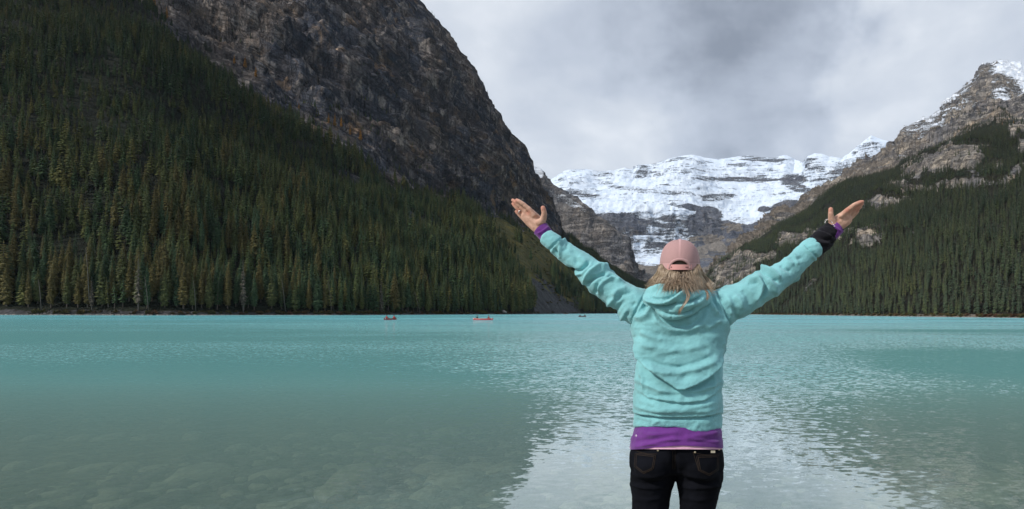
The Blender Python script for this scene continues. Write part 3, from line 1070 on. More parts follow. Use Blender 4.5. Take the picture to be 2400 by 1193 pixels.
def near_density():
    px, py, par, mk, V = TA['px'], TA['py'], TA['par'], TA['mask'], TA['V']
    n = fbm(V / 38.0, 4, seed=71)
    n2 = fbm(V / 110.0, 3, seed=72)
    d = (par > 1.008) & (par < 2.02)
    d = d * (1 - mk[..., 0]) * (1 - mk[..., 1]) * (1 - mk[..., 2])
    d = d * (0.25 + 0.75 * sstep(n * 0.5 + n2 * 0.3 + 0.72, 0.0, 0.35))
    # open groves on the grass slope and dark lines on the skyline
    g = np.zeros_like(px)
    for cx, cy, rx, ry, a in ((1120, 550, 45, 40, .8), (1165, 605, 34, 40, .8), (1215, 560, 10, 16, .4), (1100, 500, 30, 14, .6), (1190, 500, 10, 10, .25), (1228, 645, 28, 36, .9), (1312, 655, 24, 34, 1.0), (1355, 690, 34, 26, .9), (1220, 690, 50, 60, 1.),
                              (1390, 690, 24, 20, .7), (1330, 625, 20, 18, .5), (1230, 520, 5, 20, .5)):
        g = np.maximum(g, a * blob(px, py, cx, cy, rx, ry))
    g = g * sstep(n, -0.35, 0.25)
    sky = sstep(py - aYR(px), 34, 10) * sstep(px, 1316, 1350) * 1.0
    g = np.maximum(g, sky * (par > 2.0))
    g = g * (1 - mk[..., 2]) * (par > 1.01)
    d = np.maximum(d, g * (px > 1080) * (1 - mk[..., 0]))
    # stragglers on the ledges of the cliff
    led = (par > 2.0) * (px < 1310) * sstep(par, 2.30, 2.02) * sstep(n2 + .5 * n, 0.1, 0.6) * 0.22
    led = led + (par > 2.75) * (px < 1316) * (par < 3.0) * 0.10 * sstep(n, 0.0, .5)
    d = np.maximum(d, led)
    d = d * (px > -720) * (py > -230)
    return d


def sunny_density():
    px, py, par, mk, V = TD['px'], TD['py'], TD['par'], TD['mask'], TD['V']
    n = fbm(V / 45.0, 4, seed=75)
    oc = np.clip(outcrop(px, py), 0, 1)
    d = (par > 1.010) * sstep(par + n * .02, 2.03, 1.99) * np.clip(1 - 1.15 * oc + 0.35 * n * (oc > .1), 0.0, 1)
    d = d * sstep(n + .9, 0.0, 0.5)
    up = (par >= 2.0) * sstep(par, 2.22, 2.0) * sstep(n, 0.1, 0.5) * 0.45 * (px > 2080)
    up = up + (par >= 2.0) * sstep(par, 2.10, 2.0) * sstep(n, -0.1, .4) * 0.3 * (px > 1780)
    d = np.maximum(d, up)
    return d * (px < 3050)


rngT = np.random.default_rng(5)
dn = near_density()
ptsA, rA, cA, totA = sample_surface(TA, dn, 46000, rngT)
hA = rngT.uniform(0.62, 1.12, len(ptsA)) * np.interp(ptsA[:, 2], [0, 60, 200, 400], [19, 18, 15, 12])
stunt = TA['par'][rA, cA] > 2.0
hA = np.where(stunt, hA * 0.62, hA)
hA = hA * np.clip(1.0 + 0.45 * fbm(ptsA / 26.0, 3, seed=78) + 0.25 * fbm(ptsA / 75.0, 2, seed=79), 0.5, 1.5)
hA = np.where(TA['px'][rA, cA] > 1320, hA * 1.2, hA)
ptsD, rD, cD, totD = sample_surface(TD, sunny_density(), 46000, rngT)
hD = rngT.uniform(0.65, 1.15, len(ptsD)) * np.interp(ptsD[:, 2], [0, 250, 600, 900], [14.5, 15.5, 15, 12])
# a closed front row along the shores
xs = rngT.uniform(-500, 1245, 780)
off = np.abs(rngT.normal(0, 8, 780)) + 2.5
Yf = aD0(xs) + off
slope = (aDT(xs) - aD0(xs))
zf = zfrom(xs, aYT(xs), aDT(xs)) * off / slope + 0.3
ptsF = np.stack([(xs - CX) / F * Yf, Yf, zf], -1)
hF = rngT.uniform(0.45, 1.05, 780) * 19
ptsA = np.concatenate([ptsA, ptsF])
hA = np.concatenate([hA, hF])
xd = rngT.uniform(1660, 2560, 700)
od = np.abs(rngT.normal(0, 9, 700)) + 1.5
Yd = dD0(xd) + od
zd = zfrom(xd, dYT(xd), dDT(xd)) * od / (dDT(xd) - dD0(xd)) + 0.3
ptsD = np.concatenate([ptsD, np.stack([(xd - CX) / F * Yd, Yd, zd], -1)])
hD = np.concatenate([hD, rngT.uniform(0.5, 1.05, 700) * 13.5])
# drop trees crowding one another
def thin(pts, h, gap):
    order = np.argsort(-h)
    cell = {}
    keep = []
    for i in order:
        kx, ky = int(pts[i, 0] // gap), int(pts[i, 1] // gap)
        ok = True
        for dx in (-1, 0, 1):
            for dy in (-1, 0, 1):
                for j in cell.get((kx + dx, ky + dy), ()):
                    if (pts[i, 0] - pts[j, 0]) ** 2 + (pts[i, 1] - pts[j, 1]) ** 2 < gap * gap:
                        ok = False
                        break
                if not ok:
                    break
            if not ok:
                break
        if ok:
            cell.setdefault((kx, ky), []).append(i)
            keep.append(i)
    return np.array(keep)


kA = thin(ptsA, hA, 2.1)
ptsA, hA = ptsA[kA], hA[kA]
kD = thin(ptsD, hD, 3.0)
ptsD, hD = ptsD[kD], hD[kD]
cwA, chA = proj(ptsA)
# the 300 conifers that show largest become trees of their own
size = hA * F / ptsA[:, 1]
vis = (cwA > 5) & (cwA < 1262) & (chA > 250)
front = np.where(vis, size, 0)
big = np.argsort(-front)[:300]
rest = np.ones(len(ptsA), bool)
rest[big] = False

HERO = []
for k in range(8):
    rng = random.Random(100 + k)
    h = 20.0
    Vt, Ft = cone_trunk(h * .97, 0.24, 7, segs=4)
    tm = mesh_from('trunk', Vt, Ft, m_bark)
    Vc, Fc_ = spruce_crown(h, rng.uniform(1.7, 2.6), 46, 10, rng, rng.uniform(0.04, 0.16), 2, rng.choice([0.05, 0.12, 0.2]))
    cm = mesh_from('crown', Vc, Fc_, m_spruce_own, False)
    HERO.append((tm, cm))


def place_tree(p, h, k, rz, label, group, wide=1.0, name='spruce_tree', tone=(.06, .08, .035)):
    e = empty(name, p)
    e.rotation_euler = (0, 0, rz)
    s = h / 20.0
    e.scale = (s * wide, s * wide, s)
    tag(e, label, 'spruce', group)
    tm, cm = HERO[k]
    link('trunk', tm, e)
    link('crown', cm, e).color = (*tone, 1)
    return e


ZONES = ((95, 'beside the frame-edge bare trunk'), (160, 'between two bare trunks'), (265, 'beside the tallest bare trunk'), (335, 'beside the grey half-dead spruce'),
         (400, 'beside the second leaning trunk'), (510, 'beside the short bare trunk'), (600, 'beside the thin-crowned grey spruce'), (715, 'beside the trunk leaning in shade'),
         (810, 'beside the slim bare trunk'), (890, 'short of the first red canoe'), (945, 'behind the first red canoe'), (1010, 'behind the driftwood'), (1095, 'between the two red canoes'),
         (1165, 'behind the broadside canoe'), (1215, 'beside the grey boulder'), (9999, 'next to the scree slope'))
plan = []
for i in big:
    x_ = float(cwA[i])
    dback = ptsA[i, 1] - float(aD0(x_))
    rank = 'front-row' if dback < 7 else ('second-row' if dback < 22 else 'deeper')
    olive = rngT.random() < np.interp(x_, [0, 500, 1200], [.62, .42, .22])
    if olive:
        tone, tw = np.array((.098, .088, .036)), 'olive'
    elif rngT.random() < .5:
        tone, tw = np.array((.044, .078, .042)), 'blue-green'
    else:
        tone, tw = np.array((.070, .086, .036)), 'dark green'
    tone = tone * rngT.uniform(.85, 1.15)
    wide = rngT.uniform(0.85, 1.28)
    hw = 'tall' if hA[i] > 17.5 else ('short' if hA[i] < 13.5 else 'middling')
    ww = 'slender' if wide < 1.0 else ('broad' if wide > 1.13 else 'full')
    zone = next(z for lim, z in ZONES if x_ < lim)
    lab = f'{hw} {ww} {tw} {rank} spruce {zone}'
    plan.append((lab, x_, i, wide, tuple(tone)))
ORD = 'first second third fourth fifth sixth seventh eighth ninth tenth eleventh twelfth thirteenth fourteenth fifteenth sixteenth'.split()
for lab, x_, i, wide, tone in plan:
    same = sorted(q[1] for q in plan if q[0] == lab)
    if len(same) > 1:
        lab = f'{lab}, {ORD[same.index(x_)]} from the left'
    place_tree(ptsA[i], hA[i], int(rngT.integers(8)), rngT.uniform(0, 6.28), lab, 'spruces in the front rows along the lake', wide, tone=tone)

# the rest of the forest: one mass of scattered trees
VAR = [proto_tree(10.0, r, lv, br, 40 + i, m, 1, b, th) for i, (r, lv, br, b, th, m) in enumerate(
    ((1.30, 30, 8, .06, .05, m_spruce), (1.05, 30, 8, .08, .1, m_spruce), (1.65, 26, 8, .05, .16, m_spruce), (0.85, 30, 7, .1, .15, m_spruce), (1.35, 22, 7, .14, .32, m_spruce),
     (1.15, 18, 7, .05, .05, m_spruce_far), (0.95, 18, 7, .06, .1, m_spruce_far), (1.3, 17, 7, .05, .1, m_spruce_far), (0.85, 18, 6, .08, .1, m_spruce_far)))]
VAROBJ = []


def instancer(name, pts, scl, rotz, var, meshes, label):
    me = bpy.data.meshes.new(name)
    me.vertices.add(len(pts))
    me.vertices.foreach_set('co', np.asarray(pts, np.float32).ravel())
    a = me.attributes.new('size', 'FLOAT_VECTOR', 'POINT')
    a.data.foreach_set('vector', np.asarray(scl, np.float32).ravel())
    a = me.attributes.new('turn', 'FLOAT_VECTOR', 'POINT')
    a.data.foreach_set('vector', np.asarray(rotz, np.float32).ravel())
    a = me.attributes.new('variety', 'INT', 'POINT')
    a.data.foreach_set('value', np.asarray(var, np.int32))
    o = link(name, me)
    ng = bpy.data.node_groups.new(name, 'GeometryNodeTree')
    ng.interface.new_socket('Geometry', in_out='INPUT', socket_type='NodeSocketGeometry')
    ng.interface.new_socket('Geometry', in_out='OUTPUT', socket_type='NodeSocketGeometry')
    N, L = ng.nodes, ng.links
    gi, go = N.new('NodeGroupInput'), N.new('NodeGroupOutput')
    inst = N.new('GeometryNodeInstanceOnPoints')
    jo = N.new('GeometryNodeJoinGeometry')
    for m in reversed(meshes):
        src = bpy.data.objects.new(m.name, m)
        VAROBJ.append(src)
        oi = N.new('GeometryNodeObjectInfo')
        oi.inputs['Object'].default_value = src
        oi.inputs['As Instance'].default_value = True
        L.new(oi.outputs['Geometry'], jo.inputs[0])
    L.new(gi.outputs[0], inst.inputs['Points'])
    L.new(jo.outputs[0], inst.inputs['Instance'])
    inst.inputs['Pick Instance'].default_value = True

    def na(attr, typ):
        nd = N.new('GeometryNodeInputNamedAttribute')
        nd.data_type = typ
        nd.inputs['Name'].default_value = attr
        return [s for s in nd.outputs if s.enabled and s.name == 'Attribute'][0]
    L.new(na('variety', 'INT'), inst.inputs['Instance Index'])
    L.new(na('size', 'FLOAT_VECTOR'), inst.inputs['Scale'])
    e2r = N.new('FunctionNodeEulerToRotation')
    L.new(na('turn', 'FLOAT_VECTOR'), e2r.inputs[0])
    L.new(e2r.outputs[0], inst.inputs['Rotation'])
    L.new(inst.outputs[0], go.inputs[0])
    md = o.modifiers.new('scatter', 'NODES')
    md.node_group = ng
    tag(o, label, kind='stuff')
    return o


pA, hh = ptsA[rest], hA[rest]
n1, n2 = len(pA), len(ptsD)
P_all = np.concatenate([pA, ptsD])
S = np.concatenate([hh, hD])[:, None] / 10.0 * np.ones(3)
wd = rngT.uniform(0.85, 1.25, len(S))
S[:, 0] *= wd
S[:, 1] *= wd
S[n1:, :2] *= 1.1
R = np.zeros((len(S), 3))
R[:, 2] = rngT.uniform(0, 6.28, len(S))
R[:, :2] = rngT.normal(0, 0.02, (len(S), 2))
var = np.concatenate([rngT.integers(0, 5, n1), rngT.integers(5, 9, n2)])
instancer('conifer_forest', P_all, S, R, var, VAR, 'dense dark spruce forest covering both mountain flanks')
print('forest', n1, n2)
# ---------------------------------------------------------------- shore: brush, stones, snags, larches
def proto_bush(seed, mat, n=70):
    r = random.Random(seed)
    V, Fc = [], []
    for i in range(n):
        a, e = r.uniform(0, 6.28), r.uniform(.1, 1.5)
        R = r.uniform(.5, 1.0)
        c = np.array([math.cos(a) * math.cos(e) * R, math.sin(a) * math.cos(e) * R, math.sin(e) * R * 1.1])
        d = np.array([r.uniform(-1, 1), r.uniform(-1, 1), r.uniform(-.3, 1)]) * .32
        f = np.array([r.uniform(-1, 1), r.uniform(-1, 1), r.uniform(-1, 1)]) * .18
        k = len(V)
        V += [tuple(c * .4), tuple(c + f), tuple(c + d), tuple(c - f)]
        Fc += [(k, k + 1, k + 2), (k, k + 2, k + 3)]
    return mesh_from('bush', V, Fc, mat, False)


def proto_stone(seed, mat, flat=.6, sub=2):
    bm = bmesh.new()
    bmesh.ops.create_icosphere(bm, subdivisions=sub, radius=1)
    V = np.array([v.co[:] for v in bm.verts])
    Fc = [tuple(v.index for v in f.verts) for f in bm.faces]
    bm.free()
    V = V * (1 + .30 * fbm(V * 1.1 + seed * 5, 3, seed=seed))[:, None]
    V[:, 2] *= flat
    return mesh_from('stone', V, Fc, mat)


m_stone = simple('grey_shore_stone', (0.22, 0.20, 0.18), 0.85, 0.2, 0.35, 1.5, 0, 0.03)
m_palestone = simple('pale_submerged_stone', (0.50, 0.47, 0.36), 0.8, 0.2, 0.2, 3.0, 0, 0.02)


def along_shore(D0, x0, x1, n, o0, o1, zoff, rng, T=None):
    x = rng.uniform(x0, x1, n)
    off = rng.uniform(o0, o1, n)
    Y = D0(x) + off
    return np.stack([(x - CX) / F * Y, Y, np.maximum(.05, 0.3 + off * .12) * np.ones(n) + zoff], -1)


rngS = np.random.default_rng(33)
bp1 = along_shore(aD0, -150, 1262, 900, 0.5, 9, -.2, rngS)
bp2 = along_shore(aD0, 1250, 1530, 240, 1, 30, -.2, rngS)
bp3 = along_shore(dD0, 1640, 2560, 700, 0.5, 7, -.2, rngS)
bpts = np.concatenate([bp1, bp2, bp3])
bs = rngS.uniform(.7, 1.9, len(bpts))[:, None] * np.array([1.15, 1.15, 1.0])
br = np.zeros((len(bpts), 3))
br[:, 2] = rngS.uniform(0, 6.28, len(bpts))
instancer('shore_brush', bpts, bs, br, rngS.integers(0, 4, len(bpts)), [proto_bush(k, m_brush) for k in range(4)], 'reddish brown brush along the foot of the forest')
# low shrubs over the open grass slope
V_, pxg, pyg, mkg = TA['V'], TA['px'], TA['py'], TA['mask']
dg_ = mkg[..., 1] * (TA['par'] > 1.02) * sstep(fbm(V_ / 20.0, 3, seed=88), -.1, .5)
gp, _, _, _ = sample_surface(TA, dg_ + 1e-9, 2600, rngS)
gs = rngS.uniform(.6, 2.4, len(gp))[:, None] * np.array([1.3, 1.3, .8])
gr_ = np.zeros((len(gp), 3))
gr_[:, 2] = rngS.uniform(0, 6.28, len(gp))
m_slopebrush = foliage_material('slope_shrub_leaves', [(0.055, 0.072, 0.028), (0.080, 0.085, 0.030), (0.115, 0.085, 0.032), (0.085, 0.065, 0.03)])
instancer('slope_shrubs', gp, gs, gr_, rngS.integers(0, 3, len(gp)), [proto_bush(20 + k, m_slopebrush, 50) for k in range(3)], 'low autumn shrubs scattered over the grassy slope')
sp1 = along_shore(aD0, -150, 1250, 1500, -2.5, 1.0, -.25, rngS)
sp2 = along_shore(dD0, 1660, 2560, 1100, -2.0, 2.0, -.2, rngS)
spts = np.concatenate([sp1, sp2])
ss = rngS.uniform(.15, .55, len(spts))[:, None] * np.ones(3)
sr = np.zeros((len(spts), 3))
sr[:, 2] = rngS.uniform(0, 6.28, len(spts))
instancer('shore_stones', spts, ss, sr, rngS.integers(0, 3, len(spts)), [proto_stone(k, m_stone, .6, 1) for k in range(3)], 'pale stones along the waterline of the far shore')


def stick(parts):
    L = Lofts2()
    for pts, r0, r1 in parts:
        L.add(pts, r0, r1)
    return L.V, L.Fc


class Lofts2:
    def __init__(self):
        self.V, self.Fc = [], []

    def add(self, pts, r0, r1, n=6):
        pts = np.asarray(pts, float)
        tg = np.gradient(pts, axis=0)
        b = len(self.V)
        m = len(pts)
        for k in range(m):
            t = tg[k] / (np.linalg.norm(tg[k]) + 1e-9)
            ref = np.array([0, 1, 0]) if abs(t[1]) < .9 else np.array([1, 0, 0])
            s = np.cross(t, ref)
            s /= np.linalg.norm(s)
            u = np.cross(s, t)
            r = r0 + (r1 - r0) * k / (m - 1)
            for j in range(n):
                a = 2 * math.pi * j / n
                self.V.append(tuple(pts[k] + s * r * math.cos(a) + u * r * math.sin(a)))
        for k in range(m - 1):
            for j in range(n):
                a, c = b + k * n + j, b + k * n + (j + 1) % n
                self.Fc.append((a, c, c + n, a + n))
        self.Fc.append(tuple(b + j for j in range(n))[::-1])
        self.Fc.append(tuple(b + (m - 1) * n + j for j in range(n)))


def at_shore(px, py, D, extra=0):
    return P(px, py, D + extra)


# bare leaning trunks at the edge of the forest
SNAGS = [((90, 655), (97, 715), 'bare pale trunk leaning at the forest edge, nearest the frame edge'), ((201, 581), (209, 690), 'tall bare pale trunk leaning among olive spruces'), ((339, 648), (348, 715), 'bare pale trunk leaning beside a grey dead spruce'),
         ((453, 658), (459, 715), 'short bare pale trunk standing midway along the forested shore'), ((660, 655), (669, 716), 'bare pale trunk leaning in shade toward the canoes'), ((768, 648), (777, 716), 'slim bare trunk at the forest edge nearest the red canoes')]
for (x0, y0), (x1, y1), lab in SNAGS:
    D = float(aD0(x1)) + 1.2
    a, b = P(x1, y1 + 12, D), P(x0, y0, D)
    e = empty('dead_tree', a)
    tag(e, lab, 'dead tree', 'bare trunks along the forest edge')
    L = Lofts2()
    mid = (a + b) / 2 + (.15, 0, 0)
    L.add([(0, 0, -.3), mid - a, b - a], .13, .04)
    me = mesh_from('trunk', L.V, L.Fc, m_deadwood)
    link('trunk', me, e)
    L = Lofts2()
    rr = random.Random(x0)
    for k in range(9):
        f = rr.uniform(.35, .95)
        q = (b - a) * f
        s = rr.choice((-1, 1))
        L.add([q, q + (s * rr.uniform(.5, 1.1), rr.uniform(-.5, .2), rr.uniform(-.1, .25))], .035, .012, 4)
    link('branches', mesh_from('branches', L.V, L.Fc, m_deadwood), e)
m_greyneedle = foliage_material('grey_needles', [(0.075, 0.072, 0.062), (0.10, 0.092, 0.078)])
Vt, Ft = cone_trunk(19.4, .2, 7)
gtrunk = mesh_from('trunk', Vt, Ft, m_deadwood)
for px_, py_, top, lab in ((324, 712, 590, 'grey half-dead spruce with thin pale boughs in the front row'), (215, 712, 640, 'short grey spruce with bare lower boughs at the forest edge'), (570, 714, 600, 'grey half-dead spruce with a thin crown above the brushy shore'),
                          (105, 600, 460, 'grey dead spruce standing high among olive trees'), (893, 728, 640, 'slender grey dead spruce on the shore above the canoe')):
    D = float(aD0(px_)) + (1.5 if py_ > 700 else 45)
    a = P(px_, py_ + 14 if py_ > 700 else py_, D)
    h = (py_ - top) / F * D * 1.06
    e = empty('dead_spruce', a)
    e.scale = (h / 20 * .8,) * 2 + (h / 20,)
    tag(e, lab, 'dead spruce', 'grey dead spruces')
    link('trunk', gtrunk, e)
    Vc, Fc_ = spruce_crown(20, 1.9, 40, 8, random.Random(px_), .14, 1, .45)
    link('crown', mesh_from('crown', Vc, Fc_, m_greyneedle, False), e)

# driftwood near the canoes
D = float(aD0(960)) - 1.0
e = empty('driftwood', P(958, 735.0, D))
tag(e, 'pale forked driftwood branch lying at the waterline behind the canoe', 'driftwood')
L = Lofts2()
o_ = P(958, 735.0, D)
L.add([P(950.5, 726, D) - o_, P(954, 730.5, D) - o_, P(958, 734.4, D) - o_, P(961, 733, D) - o_, P(966, 729, D + .5) - o_], .22, .12)
link('limb', mesh_from('limb', L.V, L.Fc, m_deadwood), e)
L = Lofts2()
L.add([P(952, 729, D) - o_, P(952.5, 725, D) - o_, P(951, 722, D) - o_], .08, .03)
link('twig', mesh_from('twig', L.V, L.Fc, m_deadwood), e)
D = float(aD0(985)) + .5
o_ = P(986, 735, D)
e = empty('dead_tree', o_)
tag(e, 'thin bare grey tree leaning out over the water near the driftwood', 'dead tree')
L = Lofts2()
L.add([P(986, 736, D) - o_, P(980, 713, D) - o_, P(972, 684, D) - o_], .20, .05)
link('trunk', mesh_from('trunk', L.V, L.Fc, m_deadwood), e)
L = Lofts2()
for f, s in ((.4, 1), (.5, -1), (.6, 1), (.7, -1), (.8, 1), (.9, -1)):
    q = (P(972, 684, D) - o_) * f
    L.add([q, q + (s * 1.4, -.3, .5)], .05, .02, 4)
link('branches', mesh_from('branches', L.V, L.Fc, m_deadwood), e)
e = link('fallen_log', mesh_from('fallen_log', *stick([([P(962, 724, D + 1), P(974, 728.5, D + .6), P(987, 733.2, D)], .18, .12)]), m_deadwood))
tag(e, 'fallen bare log slanting down to the water beside the leaning dead tree', 'log')
D = float(aD0(1181)) + 1
e = link('boulder', proto_stone(77, m_stone, .72, 3))
e.location = P(1181, 731.5, D)
e.scale = (2.1, 2.0, 2.2)
tag(e, 'grey rounded boulder at the waterline beyond the middle canoe', 'boulder')
e = link('yellow_bush', proto_bush(5, m_drybrush, 160))
e.location = P(1127, 735.5, float(aD0(1127)) + .5)
e.scale = (6.0, 2.2, 2.4)
tag(e, 'low yellow-green bush at the waterline near the middle canoe', 'bush')

# larches turning orange
LARCH = []
for k in range(3):
    Vc, Fc_ = spruce_crown(20, 2.6, 30, 9, random.Random(300 + k), .12, 2, .15)
    LARCH.append((HERO[k][0], mesh_from('crown', Vc, Fc_, m_larch, False)))


def on_surface(T, px_, py_):
    d = (T['px'] - px_) ** 2 + (T['py'] - py_) ** 2 + 1e6 * (T['par'] > 2.98)
    i = np.unravel_index(np.argmin(d), d.shape)
    return T['V'][i]


for T, hgt, lab, grp, lst in ((TA, 15, 'orange larch at the foot of the dark cliff', 'orange larches under the dark cliff', ((548, 150), (575, 160), (600, 182), (770, 290), (785, 298), (800, 300), (822, 318), (846, 332), (362, 18), (392, 46), (700, 262), (1012, 466))),
                              (TD, 13, 'orange larch below the rocky summit', 'orange larches below the summit', ((2322, 302), (2350, 294), (2376, 290), (2292, 308), (2266, 316), (2240, 322), (2336, 312)))):
    for k, (x_, y_) in enumerate(lst):
        e = empty('larch_tree', on_surface(T, x_, y_))
        s = hgt / 20 * (0.8 + .4 * ((k * 37) % 10) / 10)
        e.scale = (s * 1.1, s * 1.1, s)
        e.rotation_euler = (0, 0, k * 1.3)
        xs_ = sorted(q[0] for q in lst)
        tag(e, f'{ORD[xs_.index(x_)]} {lab} counting from the left'.replace('orange larch', 'orange larch'), 'larch', grp)
        link('trunk', LARCH[k % 3][0], e)
        link('crown', LARCH[k % 3][1], e)

# ---------------------------------------------------------------- stones under the shallow water
def bed_point(px_, py_):
    lo, hi = 3.0, 40.0
    for _ in range(40):
        m = (lo + hi) / 2
        p = P(px_, py_, m)
        if p[2] > float(bed_z(p[0], p[1])):
            lo = m
        else:
            hi = m
    return P(px_, py_, (lo + hi) / 2)


rs = random.Random(4)
STN = [proto_stone(k, m_palestone, .45, 2) for k in range(5)]
spots = [(455, 1125, .42), (40, 1100, .22), (120, 1102, .2), (225, 1103, .22), (297, 1103, .24), (365, 1104, .2), (85, 1030, .22), (190, 1030, .24), (260, 1029, .25), (345, 1030, .26), (455, 1029, .3), (700, 1028, .3), (810, 1029, .28),
         (40, 988, .25), (150, 986, .2), (215, 989, .22), (300, 988, .2), (410, 989, .26), (740, 980, .5), (770, 990, .3), (940, 990, .4), (1055, 1022, .38), (1060, 968, .3), (1010, 1110, .3), (1070, 1135, .45), (1130, 1108, .35), (830, 1125, .40), (780, 1160, .3),
         (640, 1120, .25), (1000, 1165, .25), (560, 1060, .3), (900, 1060, .3), (1180, 1112, .3), (2240, 1100, .35), (2300, 1130, .4), (2360, 1150, .45), (2330, 1175, .3), (2390, 1110, .3), (2200, 1160, .25), (2380, 1005, .3), (2150, 1100, .3), (2280, 1170, .35)]


def rowof(x_, y_):
    return 4 if x_ > 1700 else (0 if y_ < 1000 else (1 if y_ < 1065 else (2 if y_ < 1116 else 3)))


rows_ = {}
for q in spots:
    rows_.setdefault(rowof(*q[:2]), []).append(q)
RW = ('in the farthest row of stones', 'in the second farthest row of stones', 'in the second row from the bank', 'in the row nearest the bank', 'in the shallows near the sunken log')
for k_, lst in rows_.items():
    for n_, (x_, y_, r_) in enumerate(sorted(lst)):
        p = bed_point(x_, y_)
        o = link('submerged_stone', STN[rs.randrange(5)])
        o.location = p + (0, 0, .02)
        o.scale = (r_ * rs.uniform(.9, 1.4), r_ * rs.uniform(.7, 1.1), r_ * rs.uniform(.8, 1.1))
        o.rotation_euler = (0, 0, rs.uniform(0, 6.28))
        tag(o, f'{ORD[n_]} pale stone from the left {RW[k_]}', 'stone', 'pale stones lying under the shallow water')
a, b = bed_point(2128, 955), bed_point(2262, 968)
L = Lofts2()
L.add([a + (0, 0, .25), (a + b) / 2 + (0, 0, .28), b + (0, 0, .25)], .16, .12, 10)
m_log = simple('pale_sunken_wood', (0.42, 0.40, 0.24), 0.8)
tag(link('sunken_log', mesh_from('sunken_log', L.V, L.Fc, m_log)), 'pale yellowish log lying under the shallow water', 'log')
# small cobbles of the shallow bed
nC = 2600
cxs, cys = rngS.uniform(-9, 6, nC), rngS.uniform(3.6, 13, nC)
cz = bed_z(cxs, cys) + .01
cs_ = (rngS.uniform(.05, .17, nC) ** 1.0)[:, None] * np.array([1.2, 1, .8])
crz = np.zeros((nC, 3))
crz[:, 2] = rngS.uniform(0, 6.28, nC)
instancer('bed_cobbles', np.stack([cxs, cys, cz], -1), cs_, crz, rngS.integers(0, 3, nC), [proto_stone(50 + k, m_st, .6, 1) for k, m_st in enumerate((m_stone, m_palestone, m_stone))], 'small cobbles on the shallow lake bed')

# ---------------------------------------------------------------- canoes
m_canoe = simple('red_canoe_hull', (0.33, 0.018, 0.030), 0.35, 0.5, 0.1, 3)
m_canoe_in = simple('canoe_inside', (0.20, 0.06, 0.05), 0.6)
m_dkcanoe = simple('dark_canoe_hull', (0.13, 0.022, 0.024), 0.4)
m_wood = simple('pale_ash_wood', (0.34, 0.22, 0.11), 0.6)
m_whiteplate = simple('white_plate', (0.75, 0.75, 0.75), 0.5)
m_vestred = simple('red_life_vest', (0.36, 0.03, 0.035), 0.8)
m_darkcloth = simple('dark_jacket', (0.02, 0.02, 0.028), 0.85)
m_skin2 = simple('tan_skin', (0.42, 0.24, 0.17), 0.6)
m_hairdk = simple('dark_hair', (0.025, 0.018, 0.014), 0.6)
m_blade = simple('black_paddle_blade', (0.015, 0.015, 0.018), 0.5)


def hull_mesh(Lg, w, h, mat, matin):
    ns, nk = 25, 9
    V, Fc = [], []
    for shell in (0, 1):
        for i in range(ns):
            u = -1 + 2 * i / (ns - 1)
            hw = w / 2 * (1 - abs(u) ** 2.6) + .012
            sheer = h * (1 + .42 * abs(u) ** 3.2)
            keel = -.13 + .16 * max(0, abs(u) - .82) / .18
            if shell:
                hw, keel = max(.004, hw - .02), keel + .025
            for k in range(nk):
                t = -1 + 2 * k / (nk - 1)
                a = t * math.pi / 2
                y = hw * math.copysign(abs(math.sin(a)) ** .75, t)
                z = keel + (sheer - keel) * (1 - abs(math.cos(a)) ** .6)
                V.append((Lg / 2 * u, y, z))
    mi = []
    off = ns * nk
    for i in range(ns - 1):
        for k in range(nk - 1):
            a = i * nk + k
            Fc.append((a, a + nk, a + nk + 1, a + 1))
            mi.append(0)
            b = off + a
            Fc.append((b, b + 1, b + nk + 1, b + nk))
            mi.append(1)
    for i in range(ns - 1):
        for k in (0, nk - 1):
            a = i * nk + k
            Fc.append((a, a + nk, off + a + nk, off + a))
            mi.append(0)
    me = mesh_from('hull', V, Fc, mat)
    me.materials.append(matin)
    me.polygons.foreach_set('material_index', np.array(mi, np.int32))
    return me


def canoe(px_, D, yaw, label, mat=None, Lg=5.0, plates=True):
    p = P(px_, HY, D)
    e = empty('canoe', (p[0], D, 0.0))
    e.rotation_euler = (0, 0, yaw)
    tag(e, label, 'canoe')
    link('hull', hull_mesh(Lg, .9, .34, mat or m_canoe, m_canoe_in), e)
    L = Lofts2()
    us = np.linspace(-1, 1, 21)
    for s in (-1, 1):
        L.add([(Lg / 2 * u, s * (.45 * (1 - abs(u) ** 2.6) + .014), .34 * (1 + .42 * abs(u) ** 3.2) + .008) for u in us], .016, .016, 5)
    link('gunwale', mesh_from('gunwale', L.V, L.Fc, m_wood), e)
    for sx in (-1.55, 1.45):
        bm = bmesh.new()
        bmesh.ops.create_cube(bm, size=1)
        bmesh.ops.scale(bm, vec=(.28, .70, .03), verts=bm.verts)
        me = bpy.data.meshes.new('seat')
        bm.to_mesh(me)
        bm.free()
        me.materials.append(m_wood)
        o = link('seat', me, e)
        o.location = (sx, 0, .20)
    if plates:
        for sx in (-1, 1):
            for sy in (-1, 1):
                V = [(sx * (Lg / 2 - .34), sy * .265, .20), (sx * (Lg / 2 - .14), sy * .155, .22), (sx * (Lg / 2 - .14), sy * .16, .36), (sx * (Lg / 2 - .34), sy * .27, .33)]
                V += [(x, y - sy * .02, z) for x, y, z in V]
                me = mesh_from('name_plate', V, [(0, 1, 2, 3), (7, 6, 5, 4), (0, 4, 5, 1), (1, 5, 6, 2), (2, 6, 7, 3), (3, 7, 4, 0)], m_whiteplate, False)
                link('name_plate', me, e)
    return e


